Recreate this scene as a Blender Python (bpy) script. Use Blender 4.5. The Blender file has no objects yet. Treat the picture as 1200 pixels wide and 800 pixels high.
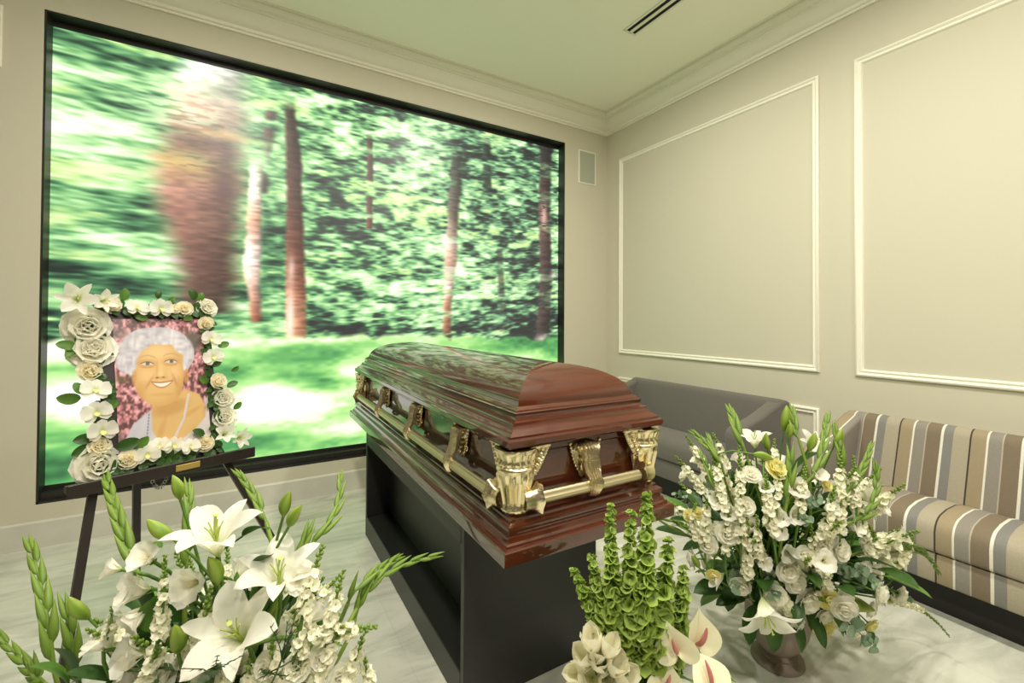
import bpy, bmesh, math, random
import numpy as np
from mathutils import Vector, Matrix

PI = math.pi
scene = bpy.context.scene
COL = scene.collection
random.seed(4)
RNG = np.random.RandomState(11)

# ------------------------------------------------------------------ camera
CAM_POS = np.array([-3.2421, -3.5715, 1.30])
YAW, PITCH, ROLL = math.radians(30.956), math.radians(-0.686), math.radians(0.313)
F_ = np.array([math.sin(YAW) * math.cos(PITCH), math.cos(YAW) * math.cos(PITCH), -math.sin(PITCH)])
R_ = np.array([math.cos(YAW), -math.sin(YAW), 0.0])
U_ = np.cross(R_, F_)
R2 = R_ * math.cos(ROLL) + U_ * math.sin(ROLL)
U2 = -R_ * math.sin(ROLL) + U_ * math.cos(ROLL)
cam = bpy.data.cameras.new('camera')
cam.sensor_width = 36.0
cam.lens = 527.46 / 1200 * 36
cam.shift_x = -(605.26 - 600) / 1200
cam.shift_y = -(400 - 367.25) / 1200
cam.clip_start = 0.02
camo = bpy.data.objects.new('camera', cam)
COL.objects.link(camo)
camo.matrix_world = Matrix(((R2[0], U2[0], -F_[0], CAM_POS[0]), (R2[1], U2[1], -F_[1], CAM_POS[1]),
                            (R2[2], U2[2], -F_[2], CAM_POS[2]), (0, 0, 0, 1)))
scene.camera = camo

# ------------------------------------------------------------------ light level
vs = scene.view_settings
vs.view_transform = 'Standard'
vs.look = 'None'
vs.gamma = 1.0
vs.use_curve_mapping = False
vs.exposure = 0.0
SCREEN_GAIN = 1.25
LAMP_WATTS = (28, 26, 38, 51, 47, 56)
LAMP_COLOR = (1.0, 0.945, 0.84)
LAMP_SPOTS = [(-1.50, -1.50), (-3.35, -1.50), (-1.50, -2.95), (-3.35, -2.95), (-1.50, -4.75), (-3.35, -4.75)]
world = bpy.data.worlds.new('world')
scene.world = world
world.use_nodes = True
world.node_tree.nodes['Background'].inputs[0].default_value = (0.9, 0.92, 1.0, 1)
world.node_tree.nodes['Background'].inputs[1].default_value = 0.15
scene.cycles.max_bounces = 10
scene.cycles.diffuse_bounces = 5
scene.cycles.use_denoising = True

# ------------------------------------------------------------------ helpers
def lin(c):
    return tuple((x / 12.92 if x <= 0.04045 else ((x + 0.055) / 1.055) ** 2.4) for x in [v / 255.0 for v in c])


class MB:
    """collects vertices and faces for ONE mesh object"""
    def __init__(self):
        self.v, self.f, self.m, self.t, self.n = [], [], [], [], 0

    def add(self, verts, faces, mat=0, tip=None):
        verts = np.asarray(verts, float).reshape(-1, 3)
        self.v.append(verts)
        self.t.append(np.ones(len(verts)) if tip is None else np.asarray(tip, float).reshape(-1))
        o = self.n
        for f in faces:
            self.f.append(tuple(int(i) + o for i in f))
            self.m.append(mat)
        self.n += len(verts)
        return self

    def grid(self, P, mat=0, tip=None, close_u=False, flip=False):
        P = np.asarray(P, float)
        a, b = P.shape[:2]
        fs = []
        for i in range(a - 1):
            for j in range(b if close_u else b - 1):
                k = (j + 1) % b
                q = (i * b + j, i * b + k, (i + 1) * b + k, (i + 1) * b + j)
                fs.append(q[::-1] if flip else q)
        return self.add(P.reshape(-1, 3), fs, mat, tip)

    def build(self, name, mats, parent=None, smooth=True, sharp=None):
        me = bpy.data.meshes.new(name)
        V = np.concatenate(self.v) if self.v else np.zeros((0, 3))
        me.from_pydata(V.tolist(), [], self.f)
        if not isinstance(mats, (list, tuple)):
            mats = [mats]
        for m in mats:
            me.materials.append(m)
        if len(mats) > 1:
            me.polygons.foreach_set('material_index', self.m)
        if smooth:
            me.polygons.foreach_set('use_smooth', [True] * len(self.f))
        T = np.concatenate(self.t)
        at = me.attributes.new('tip', 'FLOAT', 'POINT')
        at.data.foreach_set('value', T)
        me.update()
        if smooth and sharp is not None:
            me.set_sharp_from_angle(angle=math.radians(sharp))
        o = bpy.data.objects.new(name, me)
        COL.objects.link(o)
        if parent is not None:
            o.parent = parent
        return o


def box(mb, lo, hi, r=0.0, seg=2, mat=0, taper=None):
    bm = bmesh.new()
    bmesh.ops.create_cube(bm, size=1.0)
    lo, hi = np.array(lo, float), np.array(hi, float)
    for v in bm.verts:
        v.co = Vector(((v.co[i] + 0.5) * (hi[i] - lo[i]) + lo[i] for i in range(3)))
    if r > 0:
        bmesh.ops.bevel(bm, geom=bm.edges[:], offset=r, segments=seg, profile=0.5, affect='EDGES')
    take(mb, bm, mat)
    return mb


def take(mb, bm, mat=0):
    bm.verts.index_update()
    mb.add([v.co[:] for v in bm.verts], [[v.index for v in f.verts] for f in bm.faces], mat)
    bm.free()


def prism(mb, poly, axis, a, b, r=0.0, seg=2, mat=0):
    """extrude a closed 2D outline along an axis ('x': poly=(y,z), 'y': poly=(x,z))"""
    bm = bmesh.new()
    def pt(p, t):
        return (t, p[0], p[1]) if axis == 'x' else (p[0], t, p[1]) if axis == 'y' else (p[0], p[1], t)
    v0 = [bm.verts.new(pt(p, a)) for p in poly]
    v1 = [bm.verts.new(pt(p, b)) for p in poly]
    n = len(poly)
    bm.faces.new(v0)
    bm.faces.new(v1[::-1])
    for i in range(n):
        bm.faces.new((v0[i], v0[(i + 1) % n], v1[(i + 1) % n], v1[i]))
    bmesh.ops.recalc_face_normals(bm, faces=bm.faces[:])
    if r > 0:
        es = [e for e in bm.edges if e.calc_face_angle(0) > 0.35]
        bmesh.ops.bevel(bm, geom=es, offset=r, segments=seg, profile=0.5, affect='EDGES', clamp_overlap=True)
    take(mb, bm, mat)
    return mb


def frame(d, roll=0.0):
    z = np.array(d, float)
    z /= np.linalg.norm(z)
    up = np.array([0, 0, 1.0]) if abs(z[2]) < 0.97 else np.array([0.3, 1.0, 0])
    y = up - up @ z * z
    y /= np.linalg.norm(y)
    x = np.cross(y, z)
    c, s = math.cos(roll), math.sin(roll)
    return np.stack([x * c + y * s, -x * s + y * c, z], 1)      # columns


def tube(mb, pts, rad, n=6, mat=0, tip=None, cap=True, flute=0.0):
    P = np.asarray(pts, float)
    k = len(P)
    rad = np.full(k, rad, float) if np.isscalar(rad) else np.asarray(rad, float)
    T = np.gradient(P, axis=0)
    T /= np.linalg.norm(T, axis=1)[:, None] + 1e-12
    ref = np.array([0.31, 0.17, 0.94])
    if abs(T[0] @ ref) > 0.9:
        ref = np.array([1.0, 0.1, 0])
    rings = []
    x = np.cross(ref, T[0])
    for i in range(k):
        x = x - (x @ T[i]) * T[i]
        x /= np.linalg.norm(x)
        y = np.cross(T[i], x)
        a = np.arange(n) * 2 * PI / n
        rr = rad[i] * (1 + flute * (np.arange(n) % 2))
        rings.append(P[i] + (np.cos(a) * rr)[:, None] * x + (np.sin(a) * rr)[:, None] * y)
    tp = None if tip is None else np.repeat(np.asarray(tip, float) * np.ones(k), n)
    mb.grid(np.array(rings), mat, tp, close_u=True)
    if cap:
        mb.add(rings[0], [tuple(range(n))[::-1]], mat, None if tip is None else np.full(n, tp[0]))
        mb.add(rings[-1], [tuple(range(n))], mat, None if tip is None else np.full(n, tp[-1]))
    return mb


def lathe(mb, prof, n=24, org=(0, 0, 0), mat=0, M=None, ripple=None):
    rings = []
    for i, (r, z) in enumerate(prof):
        a = np.arange(n) * 2 * PI / n
        rr = r * (1 + (ripple(a, i) if ripple else 0))
        rings.append(np.stack([np.cos(a) * rr, np.sin(a) * rr, np.full(n, z)], 1))
    P = np.array(rings)
    if M is not None:
        P = P @ M.T
    mb.grid(P + np.array(org), mat, close_u=True)
    return mb


def ball(mb, c, r, n=8, mat=0, sc=(1, 1, 1)):
    th = np.linspace(0, PI, n // 2 + 1)
    a = np.arange(n) * 2 * PI / n
    P = np.stack([np.outer(np.sin(th), np.cos(a)), np.outer(np.sin(th), np.sin(a)), np.outer(-np.cos(th), np.ones(n))], 2)
    mb.grid(P * r * np.array(sc) + np.array(c), mat, close_u=True)
    return mb


def bez(p0, p1, p2, n=10):
    t = np.linspace(0, 1, n)[:, None]
    p0, p1, p2 = (np.asarray(p, float) for p in (p0, p1, p2))
    return (1 - t) ** 2 * p0 + 2 * t * (1 - t) * p1 + t ** 2 * p2


def thing(name, label, cat, loc=(0, 0, 0), rz=0.0, group=None):
    o = bpy.data.objects.new(name, None)
    o.empty_display_size = 0.1
    COL.objects.link(o)
    o.location = loc
    o.rotation_euler = (0, 0, rz)
    o['label'], o['category'] = label, cat
    if group:
        o['group'] = group
    return o


def structure(o):
    o['kind'] = 'structure'
    return o


# ------------------------------------------------------------------ materials
def mat(name, color, rough=0.5, metal=0.0, coat=0.0, spec=0.5, bump=0.0, bscale=60.0, vary=0.0, vscale=6.0, sheen=0.0):
    m = bpy.data.materials.new(name)
    m.use_nodes = True
    nt = m.node_tree
    b = nt.nodes['Principled BSDF']
    b.inputs['Base Color'].default_value = (*color, 1)
    b.inputs['Roughness'].default_value = rough
    b.inputs['Metallic'].default_value = metal
    b.inputs['Coat Weight'].default_value = coat
    b.inputs['Coat Roughness'].default_value = 0.04
    b.inputs['Specular IOR Level'].default_value = spec
    b.inputs['Sheen Weight'].default_value = sheen
    tc = nt.nodes.new('ShaderNodeTexCoord')
    if vary > 0:
        n = nt.nodes.new('ShaderNodeTexNoise')
        n.inputs['Scale'].default_value = vscale
        n.inputs['Detail'].default_value = 4
        nt.links.new(tc.outputs['Object'], n.inputs['Vector'])
        r = nt.nodes.new('ShaderNodeMix')
        r.data_type = 'RGBA'
        r.inputs[6].default_value = (*[c * (1 - vary) for c in color], 1)
        r.inputs[7].default_value = (*[min(1, c * (1 + vary)) for c in color], 1)
        nt.links.new(n.outputs['Fac'], r.inputs[0])
        nt.links.new(r.outputs[2], b.inputs['Base Color'])
    if bump > 0:
        n2 = nt.nodes.new('ShaderNodeTexNoise')
        n2.inputs['Scale'].default_value = bscale
        n2.inputs['Detail'].default_value = 3
        nt.links.new(tc.outputs['Object'], n2.inputs['Vector'])
        bp = nt.nodes.new('ShaderNodeBump')
        bp.inputs['Strength'].default_value = bump
        bp.inputs['Distance'].default_value = 0.004
        nt.links.new(n2.outputs['Fac'], bp.inputs['Height'])
        nt.links.new(bp.outputs['Normal'], b.inputs['Normal'])
    return m


def plant(name, base, tip, rough=0.55, trans=0.3, vary=0.12, mid=0.35):
    """petal or leaf: colour runs from the throat (tip=0) to the edge (tip=1), a little light comes through"""
    m = bpy.data.materials.new(name)
    m.use_nodes = True
    nt = m.node_tree
    b = nt.nodes['Principled BSDF']
    out = nt.nodes['Material Output']
    at = nt.nodes.new('ShaderNodeAttribute')
    at.attribute_name = 'tip'
    cr = nt.nodes.new('ShaderNodeValToRGB')
    cr.color_ramp.elements[0].position = 0.0
    cr.color_ramp.elements[0].color = (*base, 1)
    cr.color_ramp.elements[1].position = mid
    cr.color_ramp.elements[1].color = (*tip, 1)
    nt.links.new(at.outputs['Fac'], cr.inputs[0])
    tc = nt.nodes.new('ShaderNodeTexCoord')
    n = nt.nodes.new('ShaderNodeTexNoise')
    n.inputs['Scale'].default_value = 14
    nt.links.new(tc.outputs['Object'], n.inputs['Vector'])
    mr = nt.nodes.new('ShaderNodeMapRange')
    mr.inputs['To Min'].default_value = 1 - vary
    mr.inputs['To Max'].default_value = 1 + vary
    nt.links.new(n.outputs['Fac'], mr.inputs['Value'])
    mul = nt.nodes.new('ShaderNodeMix')
    mul.data_type = 'RGBA'
    mul.blend_type = 'MULTIPLY'
    mul.inputs[0].default_value = 1.0
    nt.links.new(cr.outputs[0], mul.inputs[6])
    nt.links.new(mr.outputs[0], mul.inputs[7])
    nt.links.new(mul.outputs[2], b.inputs['Base Color'])
    b.inputs['Roughness'].default_value = rough
    b.inputs['Specular IOR Level'].default_value = 0.35
    tr = nt.nodes.new('ShaderNodeBsdfTranslucent')
    nt.links.new(mul.outputs[2], tr.inputs['Color'])
    mx = nt.nodes.new('ShaderNodeMixShader')
    mx.inputs[0].default_value = trans
    nt.links.new(b.outputs[0], mx.inputs[1])
    nt.links.new(tr.outputs[0], mx.inputs[2])
    nt.links.new(mx.outputs[0], out.inputs['Surface'])
    return m


def wood(name, along, dark, light):
    m = bpy.data.materials.new(name)
    m.use_nodes = True
    nt = m.node_tree
    b = nt.nodes['Principled BSDF']
    tc = nt.nodes.new('ShaderNodeTexCoord')
    mp = nt.nodes.new('ShaderNodeMapping')
    mp.inputs['Scale'].default_value = {'y': (22, 1.3, 22), 'x': (1.8, 22, 22)}[along]
    nt.links.new(tc.outputs['Object'], mp.inputs['Vector'])
    n = nt.nodes.new('ShaderNodeTexNoise')
    n.inputs['Scale'].default_value = 1.6
    n.inputs['Detail'].default_value = 7
    n.inputs['Roughness'].default_value = 0.62
    n.inputs['Distortion'].default_value = 0.8
    nt.links.new(mp.outputs[0], n.inputs['Vector'])
    cr = nt.nodes.new('ShaderNodeValToRGB')
    cr.color_ramp.elements[0].position = 0.32
    cr.color_ramp.elements[0].color = (*dark, 1)
    cr.color_ramp.elements[1].position = 0.72
    cr.color_ramp.elements[1].color = (*light, 1)
    nt.links.new(n.outputs['Fac'], cr.inputs[0])
    nt.links.new(cr.outputs[0], b.inputs['Base Color'])
    b.inputs['Roughness'].default_value = 0.4
    b.inputs['Specular IOR Level'].default_value = 0.15
    b.inputs['Coat Weight'].default_value = 1.0
    b.inputs['Coat Roughness'].default_value = 0.03
    b.inputs['Coat IOR'].default_value = 1.68
    return m


def color_attr_mat(name, emit=0.0, rough=0.3):
    m = bpy.data.materials.new(name)
    m.use_nodes = True
    nt = m.node_tree
    b = nt.nodes['Principled BSDF']
    at = nt.nodes.new('ShaderNodeAttribute')
    at.attribute_name = 'picture'
    if emit > 0:
        b.inputs['Base Color'].default_value = (0.012, 0.012, 0.012, 1)
        nt.links.new(at.outputs['Color'], b.inputs['Emission Color'])
        b.inputs['Emission Strength'].default_value = emit
    else:
        nt.links.new(at.outputs['Color'], b.inputs['Base Color'])
    b.inputs['Roughness'].default_value = rough
    return m


def picture_mesh(name, rgb, w, h, origin, ux, uz, material, parent=None):
    """a flat image (rows from the bottom) as a finely divided sheet with one colour per point"""
    H, W = rgb.shape[:2]
    g = np.stack(np.meshgrid(np.linspace(0, 1, W), np.linspace(0, 1, H)), 2).reshape(-1, 2)
    V = np.array(origin) + g[:, :1] * w * np.array(ux) + g[:, 1:] * h * np.array(uz)
    idx = np.arange(W * H).reshape(H, W)
    Q = np.stack([idx[:-1, :-1], idx[:-1, 1:], idx[1:, 1:], idx[1:, :-1]], 2).reshape(-1, 4)
    me = bpy.data.meshes.new(name)
    me.vertices.add(len(V))
    me.vertices.foreach_set('co', V.ravel())
    me.loops.add(Q.size)
    me.loops.foreach_set('vertex_index', Q.ravel().astype(np.int32))
    me.polygons.add(len(Q))
    me.polygons.foreach_set('loop_start', np.arange(0, Q.size, 4, dtype=np.int32))
    me.update(calc_edges=True)
    c = np.clip(rgb.reshape(-1, 3), 0, 4)
    L = np.where(c <= 0.04045, c / 12.92, ((c + 0.055) / 1.055) ** 2.4)
    ca = me.color_attributes.new('picture', 'FLOAT_COLOR', 'POINT')
    ca.data.foreach_set('color', np.concatenate([L, np.ones((len(L), 1))], 1).ravel().astype(np.float32))
    me.materials.append(material)
    o = bpy.data.objects.new(name, me)
    COL.objects.link(o)
    if parent:
        o.parent = parent
    return o


def vnoise(u, v, su, sv, seed):
    """smooth value noise on arrays, su/sv cells per unit"""
    r = np.random.RandomState(seed)
    x, y = u * su, v * sv
    nx, ny = int(np.ceil(x.max())) + 3, int(np.ceil(y.max())) + 3
    G = r.rand(ny, nx)
    i, j = np.floor(x).astype(int), np.floor(y).astype(int)
    fx, fy = x - i, y - j
    fx, fy = fx * fx * (3 - 2 * fx), fy * fy * (3 - 2 * fy)
    return (G[j, i] * (1 - fx) + G[j, i + 1] * fx) * (1 - fy) + (G[j + 1, i] * (1 - fx) + G[j + 1, i + 1] * fx) * fy


def sstep(a, b, x):
    t = np.clip((x - a) / (b - a), 0, 1)
    return t * t * (3 - 2 * t)


def ramp(x, stops):
    xs = [s[0] for s in stops]
    return np.stack([np.interp(x, xs, [s[1][k] / 255.0 for s in stops]) for k in range(3)], -1)


def over(img, col, a):
    a = np.clip(a, 0, 1)[..., None]
    c = np.array(col, float)
    if c.max() > 4:
        c = c / 255.0
    return img * (1 - a) + c * a


M_WALL = mat('warm_white_paint', lin((203, 198, 177)), 0.75, bump=0.04, bscale=180)
M_TRIM = mat('white_trim_paint', lin((238, 235, 218)), 0.5)
M_CEIL = mat('ceiling_paint', lin((250, 249, 234)), 0.8)
M_TAUPE = mat('taupe_wall_paint', lin((74, 65, 56)), 0.7, bump=0.04, bscale=180)  # unseen left and front walls, set dark to cut bounce and give the casket contrast
M_BLACK = mat('black_frame', lin((34, 32, 28)), 0.45)
M_STAND = mat('black_lacquer_board', lin((27, 27, 24)), 0.42, vary=0.06)
M_EASEL = mat('dark_stained_wood', lin((40, 32, 27)), 0.4, vary=0.2, vscale=30)
M_MAHOG_L = wood('mahogany_long_grain', 'y', lin((54, 20, 10)), lin((74, 30, 14)))
M_MAHOG_S = wood('mahogany_cross_grain', 'x', lin((66, 27, 11)), lin((90, 38, 14)))
M_GOLD = mat('polished_gold', lin((244, 230, 192)), 0.27, metal=1.0, bump=0.25, bscale=160)
M_BAR = mat('brushed_gold', lin((202, 190, 154)), 0.42, metal=1.0)
M_GREY = mat('grey_wool', lin((98, 94, 87)), 0.9, bump=0.4, bscale=260, vary=0.1, vscale=120, sheen=0.2)
M_DARKPLINTH = mat('dark_plinth', lin((26, 24, 21)), 0.6)
M_PLAQUE = mat('brass_plate', lin((214, 184, 104)), 0.3, metal=0.8)
M_CHAIN = mat('steel_chain', lin((200, 200, 195)), 0.3, metal=0.9)
M_STONE = mat('grey_stone', lin((150, 136, 124)), 0.8, bump=0.5, bscale=70, vary=0.22, vscale=14)
M_GRILLE = mat('speaker_grille', lin((172, 176, 158)), 0.7, bump=0.2, bscale=900)
M_VENT = mat('vent_slot_black', lin((12, 12, 11)), 0.8)

P_WHITE = plant('white_petal', lin((208, 220, 150)), lin((252, 250, 238)), 0.5, 0.5, 0.03, 0.32)
P_FLORET = plant('snapdragon_white_petal', lin((216, 224, 150)), lin((251, 249, 226)), 0.55, 0.4, 0.07, 0.35)
P_CREAM = plant('cream_petal', lin((253, 240, 204)), lin((254, 249, 228)), 0.55, 0.5, 0.04, 0.8)
P_YELLOW = plant('yellow_petal', lin((248, 236, 130)), lin((250, 246, 186)), 0.55, 0.42, 0.06, 0.8)
P_TULIP = plant('ivory_petal', lin((222, 226, 170)), lin((250, 247, 226)), 0.45, 0.35, 0.04, 0.25)
P_ANTH = plant('anthurium_spathe', lin((236, 226, 180)), lin((240, 236, 200)), 0.22, 0.12, 0.05, 0.6)
P_PINK = plant('pink_spadix', lin((178, 104, 100)), lin((188, 114, 108)), 0.5, 0.0, 0.1)
P_BUD = plant('green_bud', lin((110, 142, 42)), lin((168, 186, 84)), 0.4, 0.15, 0.12, 1.0)
P_SPIKE = plant('gladiolus_green', lin((92, 122, 42)), lin((132, 156, 64)), 0.45, 0.15, 0.12, 1.0)
P_BELL = plant('bell_green', lin((100, 130, 40)), lin((160, 184, 86)), 0.5, 0.35, 0.15, 0.9)
P_STEM = plant('stem_green', lin((78, 112, 40)), lin((92, 128, 50)), 0.5, 0.05, 0.15)
P_LEAF = plant('dark_leaf', lin((36, 64, 22)), lin((52, 84, 32)), 0.38, 0.18, 0.25)
P_LEAFL = plant('mid_leaf', lin((62, 98, 34)), lin((86, 124, 48)), 0.4, 0.2, 0.25)
P_EUCA = plant('eucalyptus_leaf', lin((110, 134, 108)), lin((138, 160, 132)), 0.6, 0.15, 0.15)
P_STAMEN = plant('stamen', lin((180, 196, 90)), lin((150, 160, 60)), 0.5, 0.1, 0.1)
P_ANTHER = plant('anther', lin((120, 100, 40)), lin((110, 84, 40)), 0.6, 0.0, 0.1)

# ================================================================== ROOM
ZC = 3.40            # ceiling
XL, YF = -4.90, -6.4  # left wall, front wall (behind the camera)
OPX0, OPX1, OPZ0, OPZ1 = -4.249, -0.547, 0.239, 3.052   # opening for the video wall

# floor: pale veined marble
mf = bpy.data.materials.new('pale_marble_floor')
mf.use_nodes = True
nt = mf.node_tree
b = nt.nodes['Principled BSDF']
tc = nt.nodes.new('ShaderNodeTexCoord')
mp = nt.nodes.new('ShaderNodeMapping')
mp.inputs['Rotation'].default_value = (0, 0, math.radians(28))
mp.inputs['Scale'].default_value = (0.9, 3.4, 1)
nt.links.new(tc.outputs['Object'], mp.inputs['Vector'])
n1 = nt.nodes.new('ShaderNodeTexNoise')
n1.inputs['Scale'].default_value = 2.2
n1.inputs['Detail'].default_value = 9
n1.inputs['Roughness'].default_value = 0.62
n1.inputs['Distortion'].default_value = 1.2
nt.links.new(mp.outputs[0], n1.inputs['Vector'])
cr = nt.nodes.new('ShaderNodeValToRGB')
cr.color_ramp.elements[0].position = 0.30
cr.color_ramp.elements[0].color = (*lin((168, 171, 156)), 1)
cr.color_ramp.elements[1].position = 0.58
cr.color_ramp.elements[1].color = (*lin((208, 208, 194)), 1)
nt.links.new(n1.outputs['Fac'], cr.inputs[0])
br = nt.nodes.new('ShaderNodeTexBrick')
br.offset = 0.0
br.inputs['Scale'].default_value = 1.0
br.inputs['Brick Width'].default_value = 0.9
br.inputs['Row Height'].default_value = 0.9
br.inputs['Mortar Size'].default_value = 0.0022
br.inputs['Color1'].default_value = (1, 1, 1, 1)
br.inputs['Color2'].default_value = (0.95, 0.95, 0.95, 1)
br.inputs['Mortar'].default_value = (0.90, 0.90, 0.89, 1)
nt.links.new(tc.outputs['Object'], br.inputs['Vector'])
mm = nt.nodes.new('ShaderNodeMix')
mm.data_type = 'RGBA'
mm.blend_type = 'MULTIPLY'
mm.inputs[0].default_value = 1.0
nt.links.new(cr.outputs[0], mm.inputs[6])
nt.links.new(br.outputs['Color'], mm.inputs[7])
nt.links.new(mm.outputs[2], b.inputs['Base Color'])
b.inputs['Roughness'].default_value = 0.32
M_FLOOR = mf
M_BASE = mat('grey_marble_skirting', lin((204, 202, 188)), 0.45, vary=0.12, vscale=9)

structure(box(MB(), (XL - .1, YF - .1, -0.1), (0.1, 0.3, 0)).build('floor', M_FLOOR, smooth=False))
structure(box(MB(), (XL - .1, YF - .1, ZC), (0.1, 0.3, ZC + .1)).build('ceiling', M_CEIL, smooth=False))
mb = MB()
box(mb, (XL, 0, 0), (OPX0, 0.2, ZC))
box(mb, (OPX1, 0, 0), (0, 0.2, ZC))
box(mb, (OPX0, 0, 0), (OPX1, 0.2, OPZ0))
box(mb, (OPX0, 0, OPZ1), (OPX1, 0.2, ZC))
structure(mb.build('wall_back', M_WALL, smooth=False))
structure(box(MB(), (0, YF, 0), (0.1, 0.2, ZC)).build('wall_right', M_WALL, smooth=False))
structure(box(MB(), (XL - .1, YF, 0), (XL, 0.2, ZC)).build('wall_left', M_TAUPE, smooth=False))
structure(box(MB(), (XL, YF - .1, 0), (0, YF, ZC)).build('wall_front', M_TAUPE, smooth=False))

# skirting: a flat strip with a small lighter top bead
structure(prism(MB(), [(0, 0), (-.016, 0), (-.016, .140), (-.012, .147), (0, .149)], 'x', XL, 0).build('baseboard_back', M_BASE, smooth=False))
structure(prism(MB(), [(0, 0), (-.016, 0), (-.016, .140), (-.012, .147), (0, .149)], 'y', YF, -.016).build('baseboard_right', M_BASE, smooth=False))
structure(prism(MB(), [(XL, 0), (XL + .016, 0), (XL + .016, .140), (XL + .012, .147), (XL, .149)], 'y', YF, -.016).build('baseboard_left', M_BASE, smooth=False))

# crown cornice (d = out from the wall, z)
CROWN = [(0, 3.225), (.014, 3.225), (.014, 3.240), (.026, 3.243), (.030, 3.252), (.030, 3.262), (.044, 3.268), (.062, 3.284), (.078, 3.306),
         (.090, 3.330), (.094, 3.343), (.106, 3.345), (.108, 3.356), (.126, 3.360), (.140, 3.372), (.146, 3.384), (.146, 3.395), (.165, 3.396), (.165, 3.401), (0, 3.401)]
def crown(name, wall):
    P = []
    for d, z in CROWN:
        if wall == 'back':
            P.append([(XL + d, -d, z), (-d, -d, z)])
        elif wall == 'right':
            P.append([(-d, -d, z), (-d, YF + d, z)])
        else:
            P.append([(XL + d, YF + d, z), (XL + d, -d, z)])
    structure(MB().grid(np.array(P)).build(name, M_TRIM, sharp=25))
crown('trim_1', 'back')
crown('trim_2', 'right')
crown('trim_3', 'left')

# picture-frame mouldings on the right wall
def wall_panel(name, y0, y1, z0, z1):
    prof = [(0, 0), (0, .012), (.006, .017), (.012, .019), (.018, .015), (.022, .009), (.027, .009), (.031, .013), (.037, .012), (.042, .005), (.044, 0)]
    P = []
    for o, h in prof:
        P.append([(-h, y1 - o, z0 + o), (-h, y1 - o, z1 - o), (-h, y0 + o, z1 - o), (-h, y0 + o, z0 + o)])
    structure(MB().grid(np.array(P), close_u=True).build(name, M_TRIM, sharp=30))
PY = [(-2.055, -.197), (-4.116, -2.259), (-6.2, -4.32)]
n_ = 4
for y0, y1 in PY:
    wall_panel('trim_%d' % n_, y0, y1, .960, 2.926); n_ += 1
    wall_panel('trim_%d' % n_, y0, y1, .215, .722); n_ += 1

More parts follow.
